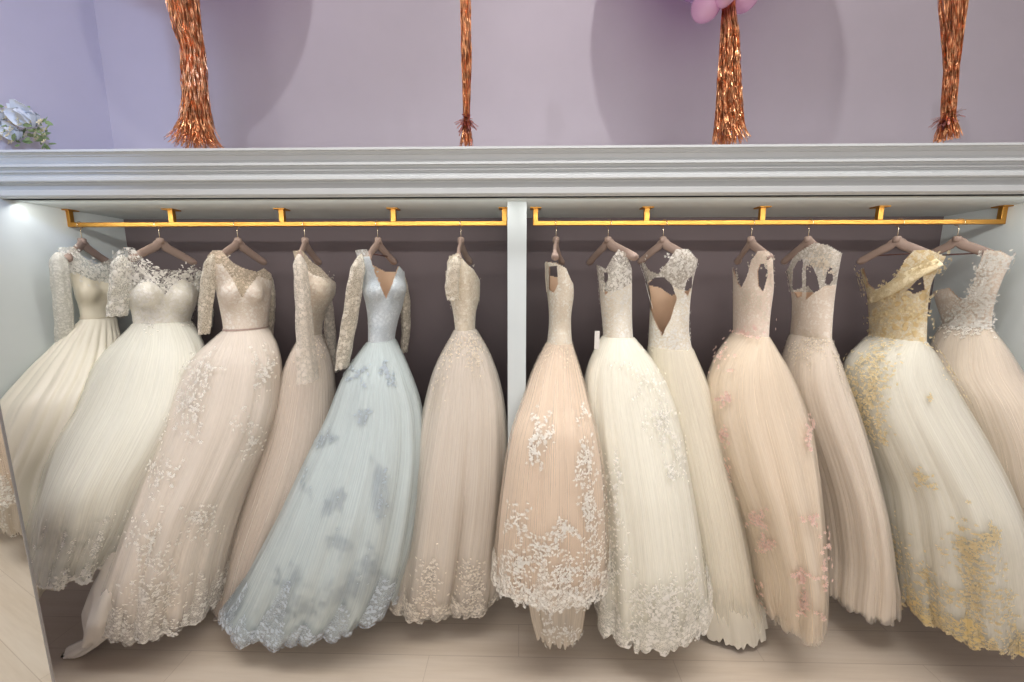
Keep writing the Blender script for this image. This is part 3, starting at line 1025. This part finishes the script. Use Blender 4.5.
D.append(dict(hook=897, seed=12, waist=338, folds=(10, .045), ragged=.01, shear=-.1,
    label='wide ivory ball gown covered in gold leaf and flower lace with crossed off-shoulder strap',
    keys=[(240, 858, 953, 2.0, .19), (262, 859, 945, 2.0, .19), (282, 864, 932, 2.0, .16), (305, 868, 928, 2.0, .14), (338, 869, 927, 1.98, .14), (350, 852, 936, 1.95, .18), (370, 843, 948, 1.92, .22),
          (400, 846, 968, 1.88, .27), (430, 853, 988, 1.84, .3), (470, 864, 1012, 1.8, .3), (520, 876, 1032, 1.76, .28), (570, 888, 1046, 1.75, .26), (606, 896, 1052, 1.75, .24)],
    neck=[(855, 278), (862, 268), (867, 284), (874, 290), (886, 286), (896, 276), (905, 260), (914, 250), (930, 250), (952, 259)],
    neck_hidden=[(855, 300), (950, 300)],
    holes=[[(906, 291), (914, 283), (923, 275), (925, 290), (914, 294)]],
    mats=dict(skirt=fabric('ivory_tulle_12', srgb(236, 229, 216), srgb(224, 215, 200)), tulle=tulle('ivory_net_12', srgb(238, 236, 226), .4), lining=M['nude'],
              bodice=lace('gold_bodice_lace', srgb(220, 196, 146), srgb(242, 236, 220), 26), hem=lace('gold_hem_lace', srgb(230, 204, 142), srgb(232, 222, 196), 34, .15)),
    hemband=.07,
    appl=[([('line', [(873, 300), (900, 284), (925, 266), (945, 264)], 5, 120), ('line', [(862, 272), (868, 292)], 3, 30), (885, 315, 14, 16, 70), (912, 312, 12, 18, 56),
            ('line', [(852, 362), (856, 400), (862, 440)], 7, 200), ('line', [(880, 340), (876, 375), (868, 410), (880, 440)], 8, 260), ('line', [(925, 335), (945, 365), (968, 400)], 4, 60),
            (925, 481, 6, 7, 28), (985, 424, 6, 6, 21), (924, 398, 3, 3, 5), (900, 570, 10, 40, 70), ('line', [(960, 530), (975, 555), (985, 590), (1000, 620)], 10, 210), (990, 535, 8, 10, 42), (972, 545, 10, 10, 42),
            ('line', [(900, 600), (930, 622), (970, 636), (1020, 645)], 9, 380), ('line', [(905, 560), (940, 590), (980, 600)], 8, 120), (1022, 520, 5, 8, 20)], T_gold, .021, .45, .02)]))
D.append(dict(hook=957, seed=13, waist=326, folds=(10, .045), ragged=.01, shear=-.1,
    label='pale champagne gown with white lace shoulder sash, at the far right against the side wall',
    keys=[(241, 928, 1018, 2.0, .19), (262, 929, 1012, 2.0, .19), (282, 930, 1002, 2.0, .16), (305, 936, 994, 2.0, .14), (326, 942, 992, 1.98, .14), (340, 932, 1004, 1.95, .18), (365, 928, 1022, 1.9, .2),
          (400, 938, 1044, 1.8, .22), (450, 950, 1066, 1.74, .2), (520, 975, 1090, 1.7, .18), (590, 995, 1110, 1.7, .16)],
    neck=[(925, 300), (934, 291), (948, 288), (958, 298), (965, 303), (972, 288), (978, 268), (984, 250), (1000, 251), (1018, 260)],
    mats=dict(skirt=fabric('pale_champagne_tulle', srgb(234, 212, 194), srgb(220, 198, 180)), tulle=tulle('pale_champagne_net', srgb(240, 228, 216), .35), lining=M['nude'],
              bodice=lace('white_champagne_lace', srgb(242, 234, 222), srgb(226, 200, 180), 60)),
    appl=[([('line', [(1010, 264), (990, 260), (982, 285), (968, 305), (948, 328)], 5, 300), ('line', [(950, 325), (990, 325)], 5, 120), (985, 300, 7, 18, 80)], T_white, .018, .5, .006)]))

roots = []
surfs = []
for sp in D:
    r, s_ = gown(sp)
    roots.append(r)
    surfs.append(s_)

# sleeves
sh_white = lace('sheer_white_lace', WHITE, srgb(230, 226, 212), 40, .3)
sh_champ = lace('sheer_champagne_lace', srgb(240, 232, 216), srgb(222, 206, 182), 40, .45)
sh_net = lace('sheer_net_sleeve', srgb(238, 228, 214), srgb(230, 218, 204), 40, .5)
sleeve(roots[0], [(58, 252, 1.83, 8, .05), (60, 270, 1.83, 10, .06), (63, 305, 1.84, 10, .06), (65, 344, 1.85, 11, .06)], lace('ivory_sleeve_lace', srgb(240, 238, 228), srgb(226, 224, 212), 90, .6), seed=1)
sleeve(roots[0], [(118, 262, 2.16, 5, .04), (120, 285, 2.16, 6, .04), (119, 318, 2.16, 6, .04)], sh_white, seed=2)
sleeve(roots[1], [(122, 255, 1.82, 9, .05), (121, 275, 1.83, 11, .07), (119, 298, 1.84, 12, .07), (117, 316, 1.84, 12, .07)], sh_white, seed=3)
sleeve(roots[1], [(199, 270, 2.17, 6, .05), (204, 290, 2.17, 8, .05), (206, 312, 2.17, 8, .05), (205, 328, 2.17, 7, .05)], sh_white, seed=4)
sleeve(roots[2], [(213, 254, 1.82, 7, .05), (210, 275, 1.83, 8, .05), (206, 305, 1.84, 7, .045), (204, 334, 1.85, 6, .04)], sh_champ, seed=5)
sleeve(roots[2], [(268, 272, 2.17, 5, .04), (270, 295, 2.17, 6, .04), (270, 318, 2.16, 5, .04), (268, 335, 2.15, 5, .04)], sh_champ, seed=6)
sleeve(roots[3], [(299, 254, 1.8, 7, .04), (301, 275, 1.8, 7, .05), (304, 310, 1.8, 8, .06), (306, 345, 1.8, 9, .06), (308, 381, 1.8, 11, .07)], sh_net, seed=7)
sleeve(roots[3], [(326, 285, 2.15, 5, .04), (330, 330, 2.16, 6, .04), (333, 372, 2.16, 6, .04)], sh_net, seed=8)
sleeve(roots[4], [(361, 254, 1.82, 7, .05), (356, 280, 1.82, 8, .06), (351, 315, 1.83, 8, .06), (345, 345, 1.83, 8, .05), (342, 368, 1.83, 7, .05)], sh_champ, seed=9)
sleeve(roots[4], [(401, 270, 2.16, 4, .04), (405, 300, 2.17, 5, .04), (406, 330, 2.17, 4.5, .04), (404, 352, 2.17, 4, .04)], sh_champ, seed=10)
sleeve(roots[5], [(456, 256, 1.84, 5, .04), (453, 272, 1.84, 7, .05), (452, 290, 1.85, 7, .05), (453, 300, 1.86, 6, .05)], sh_champ, seed=11)

# small pieces of single gowns
for i in range(9):                                            # laced-up back
    y = 294 + i * 5.2
    ribbon(roots[7], [(606, y), (610, y + 3), (614, y)], .004, T_champ, 'back_lacing', surfs[7])
tg = MB()
p = P(597, 340, 1.86)
tg.box((p[0] - .012, p[1] - .001, p[2] - .045), (p[0] + .012, p[1] + .001, p[2] + .045))
o = tg.build('price_tag', plain('paper_tag', srgb(232, 228, 220), .7), roots[7])
o['label'] = 'blank white paper tag'
ribbon(roots[8], [(648, 283), (651, 295), (655, 308)], .005, T_white, 'back_strap', surfs[8], lift=.012)
ribbon(roots[6], [(547, 262), (546.5, 275), (548, 292)], .012, T_champ, 'shoulder_strap', surfs[6])

Pb = [surfs[11].at(x, y) for x, y in ((872, 299), (885, 292), (900, 283), (915, 273), (926, 267), (937, 262))]
pts = np.array([q[0] + q[1] * .014 for q in Pb if q is not None])
mb = MB()
u = np.linspace(0, len(pts) - 1, 24)
S_ = np.stack([np.interp(u, np.arange(len(pts)), pts[:, i]) for i in range(3)], 1)
for _ in range(4):
    S_[1:-1] = (S_[:-2] + S_[2:] + 2 * S_[1:-1]) / 4
mb.tube(S_, [.024 + .012 * math.sin(math.pi * k / 23) for k in range(24)], 16, .3)
mb.build('crossed_strap', lace('gold_strap_lace', srgb(238, 224, 190), srgb(208, 178, 122), 30), roots[11], smooth=True)

# lower layers that show below hems
def underskirt(root, keys, mat, seed, name='underskirt', appl_spots=None):
    S = Surface(keys, keys[0][0], None, (9, .07), seed, nrow_top=0, nrow=40, ragged=.007)
    V, q, uv = S.grid(0, len(S.yy))
    mesh_obj(name, V, q, mat, root, uvs=uv)
    if appl_spots:
        applique(root, S, appl_spots, T_white, size=.018, seed=seed)


underskirt(roots[6], [(550, 520, 592, 1.68, .1), (590, 526, 588, 1.68, .1), (620, 532, 584, 1.67, .09), (632, 536, 582, 1.67, .08)],
           tulle('peach_underlayer', srgb(236, 218, 200), .8), 71, appl_spots=[('line', [(548, 600), (550, 645)], 4, 50), ('line', [(562, 632), (580, 635)], 4, 50)])
underskirt(roots[8], [(570, 680, 752, 1.93, .15), (600, 684, 764, 1.91, .15), (622, 688, 768, 1.9, .15)], fabric('cream_underlayer', srgb(222, 210, 190)), 72)
underskirt(roots[3], [(560, 226, 285, 1.98, .12), (600, 220, 270, 1.96, .12), (618, 214, 262, 1.95, .1)], fabric('blush_underlayer', srgb(222, 200, 186)), 73)
underskirt(roots[9], [(570, 756, 815, 1.78, .14), (600, 764, 812, 1.77, .13), (618, 768, 806, 1.77, .12)], tulle('peach_underlayer_10', srgb(240, 222, 206), .75), 74)

# the little train twisted onto the floor at the left of the blush gown
def train():
    pts = [(140, 540, 1.66, 20), (126, 575, 1.64, 24), (115, 605, 1.62, 23), (104, 628, 1.63, 15), (93, 641, 1.655, 10), (79, 648, 1.66, 12), (67, 658, 1.665, 5)]
    m, n = 40, 30
    u = np.linspace(0, len(pts) - 1, m)
    K = np.array(pts, float)
    kk = [np.interp(u, np.arange(len(K)), K[:, i]) for i in range(4)]
    V = []
    for i in range(m):
        c = P(kk[0][i], kk[1][i], kk[2][i])
        r = kk[3][i] / F * kk[2][i] * 1.1
        for k in range(n):
            t = 2 * math.pi * k / n
            w = 1 + .14 * math.cos(5 * t + i * .12) + .08 * math.cos(8 * t - i * .2)
            fl = 1 if i < 24 else .55
            z = c[2] + (r * w * math.sin(t) * fl * (.15 if i < 24 else .6))
            V.append((c[0] + r * w * math.cos(t), c[1] + r * w * math.sin(t) * (.9 if i < 24 else .5), max(.012, z)))
    Fc = [(i * n + k, i * n + (k + 1) % n, (i + 1) * n + (k + 1) % n, (i + 1) * n + k) for i in range(m - 1) for k in range(n)] + [tuple((m - 1) * n + k for k in range(n))]
    uv = [(1 - abs(2 * k / n - 1), i / m) for i in range(m) for k in range(n)]
    mesh_obj('train', V, Fc, fabric('blush_train_tulle', srgb(234, 220, 208)), roots[2], uvs=uv)


train()

# ------------------------------------------------------------------ hangers
HT = P(512, 238, DR)[2]          # top of the wooden neck


def make_hanger(rod):
    root = empty('clothes_hanger', (0, 0, 0))
    mb = MB()
    pts, rad, fl = [], [], []
    for i in range(41):
        s = -1 + 2 * i / 40
        a = abs(s)
        z = -.024 - .014 * min(1, a / .16) ** 2 - .088 * max(0, a - .1) ** 1.1
        pts.append((.018 * a * a, s * .155, z))
        rad.append(.023 - .004 * a - .006 * max(0, a - .93) / .07)
        fl.append(.45 if a < .7 else .45 + (a - .7) * 2.2)
    mb.tube(pts, rad, 12, fl)
    body = mb.build('body', M['hanger'], root, smooth=True)
    mb = MB()
    mb.tube([(0, 0, -.025), (0, 0, .0), (0, 0, .005)], [.017, .0165, .011], 14, 1.0)
    mb.build('neck', M['hanger'], root, smooth=True)
    mb = MB()
    hp = [(0, 0, -.005), (0, 0, .04)]
    r = .019
    top = ZR + .0125 + .002 - HT
    cz = top - r + .002
    hp += [(0, .004, .055)]
    for k in range(17):
        t = math.radians(-40 + 15.5 * k)
        hp.append((0, r * math.cos(t), cz + r * math.sin(t)))
    mb.tube(hp, .0017, 8)
    mb.build('hook', M['wire'], root, smooth=True)
    if rod:
        mb = MB()
        mb.tube([(.008, -.13, -.085), (.008, .13, -.085)], .0035, 8)
        b = mb.build('trouser_bar', M['rod'], root, smooth=True)
        b['label'] = 'thin dark rod'
    return root


def copy_tree(o):
    c = o.copy()
    COL.objects.link(c)
    for ch in [x for x in bpy.data.objects if x.parent == o]:
        d = ch.copy()
        COL.objects.link(d)
        d.parent = c
    return c


hang = [(82, 62, 110, 0, 'holding the cream satin gown, nearest the left wall'), (160, 128, 197, 0, 'holding the white ivory gown with ruffled hem'),
        (238, 214, 265, 0, 'holding the blush gown with long lace sleeves and train'), (305, 296, 318, 0, 'holding the slim blush side-on gown'),
        (378, 364, 393, 1, 'holding the pale blue gown'), (461, 455, 468, 0, 'holding the champagne gown, last before the divider'),
        (556, 552, 572, 0, 'holding the peach gown, first right of the divider'), (608, 634, 597, 0, 'with right arm sticking out of the bright ivory gown'),
        (663, 690, 644, 0, 'holding the cream keyhole-back gown'), (751, 768, 737, 0, 'holding the pink-flowered gown'),
        (808, 836, 793, 1, 'under the pale blush open-back gown with cap shoulder'), (897, 938, 868, 1, 'holding the gold-flowered gown'),
        (957, 1004, 926, 1, 'holding the champagne one-shoulder gown by the right wall')]
protos = {}
for (hk, nx, fx, rod, txt) in hang:
    if rod not in protos:
        h = protos[rod] = make_hanger(rod)
    else:
        h = copy_tree(protos[rod])
    x = P(hk, 240, DR)[0]
    best = None
    for a in np.radians(np.arange(-42, 42.5, 1.5)):
        # near end: local -y rotated by a
        L = .155 * (1.4 if hk in (556, 608) else 1)
        nr = np.array([x + L * math.sin(a), DR - L * math.cos(a), HT - .1])
        fr = np.array([x - L * math.sin(a), DR + L * math.cos(a), HT - .1])
        e = abs(proj(nr)[0] - nx) + abs(proj(fr)[0] - fx)
        if best is None or e < best[0]:
            best = (e, a)
    h.location = (x, DR, HT)
    h.rotation_euler = (0, 0, best[1])
    if hk in (556, 608):
        h.scale = (1, 1.4, 1)
    tag(h, 'mauve-brown wooden hanger ' + txt, 'hanger', 'mauve-brown hangers on the gold rails')

# ------------------------------------------------------------------ mirror at the left
mroot_y = 1.25
e0 = P(49, 665, mroot_y)
MX = e0[0]
root = empty('standing_mirror', (MX - .02, .85, 0))
tag(root, 'tall frameless mirror with thin grey metal edge at the lower left, reflecting a peach skirt', 'mirror')
ang = math.radians(-11.5)
ln = .85
dx, dy = math.sin(ang), -math.cos(ang)
nx_, ny_ = -dy, dx
A = np.array([MX, mroot_y, 0])
Bp = A + np.array([dx, dy, 0]) * ln
nn = np.array([nx_, ny_, 0])
if nn[0] < 0:
    nn = -nn
Hm = 1.75


def wall_box(mb, a, b, n, t0, t1, z0, z1):
    a = np.asarray(a, float)
    b = np.asarray(b, float)
    q = [a + n * t0, b + n * t0, b + n * t1, a + n * t1]
    v = [(p[0], p[1], z0) for p in q] + [(p[0], p[1], z1) for p in q]
    mb.add(v, [(0, 3, 2, 1), (4, 5, 6, 7), (0, 1, 5, 4), (1, 2, 6, 5), (2, 3, 7, 6), (3, 0, 4, 7)])


mb = MB()
wall_box(mb, A, Bp, nn, -.012, 0, .03, Hm)
mm, nt, nd, lk, b = newmat('silvered_glass')
b.inputs['Base Color'].default_value = (.86, .88, .87, 1)
b.inputs['Metallic'].default_value = 1
b.inputs['Roughness'].default_value = .015
mb.build('glass', mm, root)
mb = MB()
u_ = np.array([dx, dy, 0])
wall_box(mb, A - u_ * .006, A, nn, -.016, .003, .025, Hm + .006)
wall_box(mb, Bp, Bp + u_ * .006, nn, -.016, .003, .025, Hm + .006)
wall_box(mb, A, Bp, nn, -.016, .003, Hm, Hm + .006)
wall_box(mb, A, Bp, nn, -.016, .003, .02, .03)
wall_box(mb, A, Bp, nn, -.03, -.012, .03, Hm)
mb.build('edge_frame', metal('grey_aluminium', srgb(168, 168, 172), .35), root)
mb = MB()
for q in (A + u_ * .12, Bp - u_ * .12):
    mb = MB()
    mb.tube([q - nn * .16 + np.array([0, 0, .012]), q + nn * .10 + np.array([0, 0, .012])], .011, 10)
    mb.build('foot', M.setdefault('foot', metal('grey_aluminium_foot', srgb(150, 150, 155), .4)), root)

# ------------------------------------------------------------------ foil tassels and balloons
def foil(name, col):
    m, nt, nd, lk, b = newmat(name)
    b.inputs['Metallic'].default_value = 1
    v = coords(nd, lk)
    lk.new(mix_rgb(nd, lk, ramp(nd, lk, noise(nd, lk, v, 40, 2), .4, .6), col, tuple(c * .6 for c in col[:3]) + (1,)), b.inputs['Base Color'])
    b.inputs['Roughness'].default_value = .3
    return m


M['foil'] = foil('copper_foil', srgb(255, 186, 134))
M['foil_pink'] = foil('rose_foil', srgb(238, 172, 160))


def tassel(prof, d, label, strips, seed, knot=None, top_y=-60):
    """prof: (y, left, right) photo rows; strips hang in a loose bundle"""
    R = random.Random(seed)
    K = np.array(prof, float)
    base = P((K[-1, 1] + K[-1, 2]) / 2, K[-1, 0], d)
    root = empty('foil_tassel', (base[0], base[1], ZT))
    tag(root, label, 'foil tassel')
    V, Fc = [], []
    for i in range(int(strips * 1.7)):
        a, r = R.uniform(0, 6.28), math.sqrt(R.random())
        ph, ph2 = R.uniform(0, 6.28), R.uniform(0, 6.28)
        wdt = R.uniform(.0008, .0018)
        y_end = K[-1, 0] - (R.random() ** 2.5) * 26
        y_st = K[0, 0] if R.random() < .75 else R.uniform(K[0, 0], K[-1, 0] - 50)
        m = 30
        tw = R.uniform(-9, 9)
        for j in range(m):
            y = y_st + (y_end - y_st) * j / (m - 1)
            l, rr_ = np.interp(y, K[:, 0], K[:, 1]), np.interp(y, K[:, 0], K[:, 2])
            wave = .05 * math.sin(j * .7 + ph) + .03 * math.sin(j * 1.9 + ph2)
            cx = (l + rr_) / 2 + (rr_ - l) / 2 * .9 * (r * math.cos(a + j * .02) + wave)
            p = P(cx, y, d)
            hw = (rr_ - l) / 2 / F * d
            p = p + np.array([0, hw * (r * math.sin(a + j * .02) + wave * .7), 0])
            p[2] = max(p[2], ZT + .003)
            th = ph + tw * j / m + .9 * math.sin(j * 1.3 + ph2)
            dv = np.array([math.cos(th), math.sin(th), 0]) * wdt
            V += [p - dv, p + dv]
            if j:
                k = len(V) - 4
                Fc.append((k, k + 1, k + 3, k + 2))
    o = mesh_obj('fringe', V, Fc, M['foil'], root, smooth=False)
    o['kind'] = 'stuff'
    if knot:
        V, Fc = [], []
        ky = knot
        l, rr_ = np.interp(ky, K[:, 0], K[:, 1]), np.interp(ky, K[:, 0], K[:, 2])
        c = P((l + rr_) / 2, ky, d)
        for i in range(100):
            th, el = R.uniform(0, 6.28), R.uniform(-1.2, .9)
            L = R.uniform(.025, .06)
            dr2 = np.array([math.cos(th) * math.cos(el), math.sin(th) * math.cos(el), math.sin(el)])
            sd = np.cross(dr2, [0, 0, 1.0])
            sd /= np.linalg.norm(sd)
            k = len(V)
            for j in range(4):
                p = c + dr2 * L * j / 3 + np.array([0, 0, -.006 * j * j / 3])
                V += [p - sd * .0035, p + sd * .0035]
                if j:
                    Fc.append((k + 2 * j - 2, k + 2 * j - 1, k + 2 * j + 1, k + 2 * j))
        o = mesh_obj('tuft', V, Fc, M['foil_pink'], root, smooth=False)
        o['kind'] = 'stuff'
        mb = MB()
        mb.tube([c + np.array([0, 0, -.008]), c, c + np.array([0, 0, .008])], [.011, .014, .011], 12)
        mb.build('tie_band', M['foil_pink'], root, smooth=True)
    return root


TD = 1.79
t1 = tassel([(-60, 160, 190), (0, 169, 196), (35, 177, 200), (50, 183, 203), (100, 185, 207), (125, 182, 211), (140, 176, 217), (147, 170, 226)], TD,
            'thickest copper foil tassel, leftmost on the shelf, flaring at its foot', 320, 1)
t2 = tassel([(-60, 459, 471), (0, 460, 471), (60, 461, 472), (115, 463, 470), (124, 464, 470), (147, 458, 475)], TD, 'thin copper tassel above the middle of the left rail with pinkish tuft near its foot', 110, 2, knot=121)
t3 = tassel([(-10, 722, 735), (10, 722, 735), (40, 720, 739), (80, 717, 740), (120, 715, 743), (134, 713, 745), (143, 711, 750)], TD, 'copper foil tassel under the pink balloons', 260, 3)
t4 = tassel([(-60, 944, 966), (0, 943, 964), (40, 945, 960), (70, 946, 957), (108, 943, 954), (118, 943, 953), (140, 936, 958)], TD, 'copper tassel with frayed foot, rightmost on the shelf', 170, 4, knot=116)


def balloon_mat(name, col, tr=.25):
    m, nt, nd, lk, b = newmat(name)
    b.inputs['Base Color'].default_value = col
    b.inputs['Roughness'].default_value = .18
    b.inputs['Specular IOR Level'].default_value = .6
    out = nd['Material Output']
    t = nd.new('ShaderNodeBsdfTransparent')
    t.inputs[0].default_value = (min(1, col[0] * 1.15), col[1] * .95, min(1, col[2] * 1.15), 1)
    v = coords(nd, lk)
    n = noise(nd, lk, v, 3, 2)
    mx = nd.new('ShaderNodeMixShader')
    lk.new(ramp(nd, lk, n, .3, .7, 1 - tr - .05, 1 - tr + .05), mx.inputs[0])
    lk.new(t.outputs[0], mx.inputs[1])
    lk.new(b.outputs[0], mx.inputs[2])
    lk.new(mx.outputs[0], out.inputs['Surface'])
    return m


M['bpink'] = balloon_mat('pink_latex', srgb(252, 212, 236), .4)
M['bbig'] = balloon_mat('lilac_latex', srgb(214, 184, 222), .35)


def balloon(c, r, axis, mat, label, name='balloon'):
    """latex balloon: round body narrowing to a knotted neck along -axis"""
    axis = np.asarray(axis, float)
    axis /= np.linalg.norm(axis)
    a = np.cross(axis, [0, 1, .1])
    a /= np.linalg.norm(a)
    b = np.cross(axis, a)
    V, Fc = [], []
    n, m = 32, 26
    pr = []
    for i in range(m):
        t = math.pi * i / (m - 1)
        z = math.cos(t)
        rad = math.sin(t)
        if z < 0:
            z *= 1.16
            rad *= 1 - .12 * (-z) ** 2
        pr.append((z * r, max(rad * r, .0)))
    pr = pr[:-1] + [(-1.17 * r, .03 * r), (-1.2 * r, .045 * r), (-1.22 * r, .01 * r)]
    for z, rad in pr:
        for k in range(n):
            t = 2 * math.pi * k / n
            V.append(np.asarray(c) + axis * z + (a * math.cos(t) + b * math.sin(t)) * max(rad, 1e-4))
    R_ = len(pr)
    Fc = [(i * n + k, i * n + (k + 1) % n, (i + 1) * n + (k + 1) % n, (i + 1) * n + k) for i in range(R_ - 1) for k in range(n)]
    o = mesh_obj(name, V, Fc, mat, loc=np.asarray(c, float))
    tag(o, label, 'balloon')
    return o


def at(px, py, d, dz=0):
    p = P(px, py, d)
    p[2] += dz
    return p


balloon(at(706, 6, 1.80), .058, (-.7, -.1, -.45), M['bpink'], 'small pink balloon at the left of the tassel top')
balloon(at(744, -4, 1.80), .058, (.8, 0, .1), M['bpink'], 'small pink balloon at the right of the tassel top')
balloon(at(726, -10, 1.74), .05, (.1, -.3, .9), M['bpink'], 'small pink balloon in front of the tassel top')
BIG = 'giant lilac balloon floating above the '
b3 = at(728, -6, TD)
balloon((b3[0], b3[1], b3[2] + .47), .40, (0, 0, 1), M['bbig'], BIG + 'third tassel')
b1 = at(172, -60, TD)
balloon((b1[0], b1[1], b1[2] + .38), .36, (0, 0, 1), M['bbig'], BIG + 'leftmost tassel')

# ------------------------------------------------------------------ flowers on the shelf at the left
def bouquet():
    R = random.Random(5)
    c = P(10, 146, 1.80)
    c[2] = ZT
    root = empty('flower_arrangement', c)
    tag(root, 'artificial white and green flower arrangement lying on the shelf at the top left', 'flower arrangement')
    V, Fc = [], []
    for i in range(230):
        px, py = R.uniform(-45, 50), 0
        lim = 146 - 42 * math.sqrt(max(0, 1 - ((px + 5) / 62) ** 2))
        py = R.uniform(lim, 145)
        p = P(px, py, 1.80 + R.uniform(-.05, .12))
        p[2] = max(p[2], ZT + .01)
        th = R.uniform(0, 6.28)
        dr2 = np.array([math.cos(th) * .8, -abs(math.sin(th)) * .7, R.uniform(-.3, .8)])
        dr2 /= np.linalg.norm(dr2)
        flower_bits(V, Fc, p, np.array([R.uniform(-.5, .5), -1, R.uniform(-.2, .9)]), R.uniform(.02, .045), th, 'leaf', 0, R)
    V = [(v[0], v[1], max(v[2], ZT + .002)) for v in V]
    o = mesh_obj('foliage', V, Fc, plain('leaf_green', srgb(150, 172, 116), .5, var=.25), root)
    o['kind'] = 'stuff'
    V, Fc = [], []
    for i in range(60):
        px = R.uniform(-40, 46)
        lim = 144 - 38 * math.sqrt(max(0, 1 - ((px + 5) / 60) ** 2))
        p = P(px, R.uniform(lim, 142), 1.77 + R.uniform(-.04, .05))
        flower_bits(V, Fc, p, np.array([R.uniform(-.4, .4), -1, R.uniform(0, .8)]), R.uniform(.022, .035), R.uniform(0, 6.28), 'flower', 0, R)
    V = [(v[0], v[1], max(v[2], ZT + .002)) for v in V]
    o = mesh_obj('small_blossoms', V, Fc, thread('yellow_cream_petal', srgb(226, 214, 170)), root)
    o['kind'] = 'stuff'
    pm = thread('white_petal', srgb(240, 244, 248))
    for (px, py, s) in ((36, 125, .1), (4, 122, .09), (20, 138, .07), (-20, 120, .1)):
        V, Fc = [], []
        c0 = P(px, py, 1.80)
        c0[2] = max(c0[2], ZT + .03)
        for k in range(16):
            t = k * 2.4
            L = s * (.45 + .55 * k / 16)
            ax = np.array([math.cos(t) * .9, -.55 + .4 * math.sin(k), abs(math.sin(t)) * .9])
            ax /= np.linalg.norm(ax)
            sd = np.cross(ax, [0, -1, .2])
            sd /= np.linalg.norm(sd) + 1e-9
            nn_ = np.cross(sd, ax)
            k0 = len(V)
            for u in range(6):
                for w in range(5):
                    uu, ww = u / 5, (w - 2) / 2
                    wd = math.sin(math.pi * (.12 + .83 * uu)) * .45
                    q = c0 + ax * L * uu + sd * L * wd * ww + nn_ * L * (.25 * uu * uu + .18 * ww * ww)
                    V.append((q[0], q[1], max(q[2], ZT + .003)))
            for u in range(5):
                for w in range(4):
                    a_ = k0 + u * 5 + w
                    Fc.append((a_, a_ + 1, a_ + 6, a_ + 5))
        mesh_obj('flower_head', V, Fc, pm, root)


bouquet()

# ------------------------------------------------------------------ lights
def area(name, loc, rot, sx, sy, power, col=(1, 1, 1), spread=None):
    l = bpy.data.lights.new(name, 'AREA')
    l.shape = 'RECTANGLE'
    l.size, l.size_y = sx, sy
    l.energy = power
    l.color = col
    if spread:
        l.spread = math.radians(spread)
    o = bpy.data.objects.new(name, l)
    COL.objects.link(o)
    o.location = loc
    o.rotation_euler = rot
    return o


# LED strips under the soffit, right behind the moulding
LED = 1.6
for (xa, xb) in ((XL + .02, dl - .02), (dr_ + .02, XR - .02)):
    o = area('led_strip', ((xa + xb) / 2, YF + .035, ZS - .012), (math.radians(28), 0, 0), xb - xa, .014, LED * (xb - xa), (1.0, .98, .94))

# added room fill: unseen ceiling areas, the near one narrowed towards floor and gowns
area('ceiling_fill', (.3, .75, CZ - .03), (0, 0, 0), 4.6, .5, 40, (1, .985, .96), 95)
area('ceiling_fill', (.3, -1.4, CZ - .03), (0, 0, 0), 3.6, 1.4, 20, (1, .985, .96))
# added front fill behind the camera to brighten the gowns; no window modelled
area('front_fill', (0.3, -2.5, 1.7), (math.radians(90), 0, 0), 5.0, 2.6, 60, (1, .985, .965))
# spots at the upper walls: track lamps and an added daylight stand-in


def spot(loc, target, power, col, rad=.02, size=100):
    l = bpy.data.lights.new('track_and_daylight_spot', 'SPOT')
    l.energy = power
    l.color = col
    l.shadow_soft_size = rad
    l.spot_size = math.radians(size)
    l.spot_blend = .6
    o = bpy.data.objects.new('track_and_daylight_spot', l)
    COL.objects.link(o)
    o.location = loc
    d = Vector(target) - Vector(loc)
    o.rotation_euler = d.to_track_quat('-Z', 'Y').to_euler()


spot((.61, .84, 4.15), (1.0, 2.28, 3.0), 36, (1, .95, .98))
spot((-1.06, .84, 4.15), (-1.2, 2.28, 3.0), 24, (.95, .92, 1.0))

# indoor spot added to stand in for cool daylight on the upper left wall
spot((-.3, .3, 3.1), (-2.25, 1.62, 3.0), 110, (.4, .58, 1.0), .12, 46)

w = bpy.data.worlds.new('world')
w.use_nodes = True
w.node_tree.nodes['Background'].inputs[0].default_value = (.8, .85, 1, 1)
w.node_tree.nodes['Background'].inputs[1].default_value = .05
SC.world = w

vs_ = SC.view_settings
SC.display_settings.display_device = 'sRGB'
vs_.view_transform = 'Standard'
vs_.look = 'None'
vs_.exposure = 0.0
vs_.gamma = 1
vs_.use_curve_mapping = False
SC.cycles.max_bounces = 8
SC.cycles.transparent_max_bounces = 24
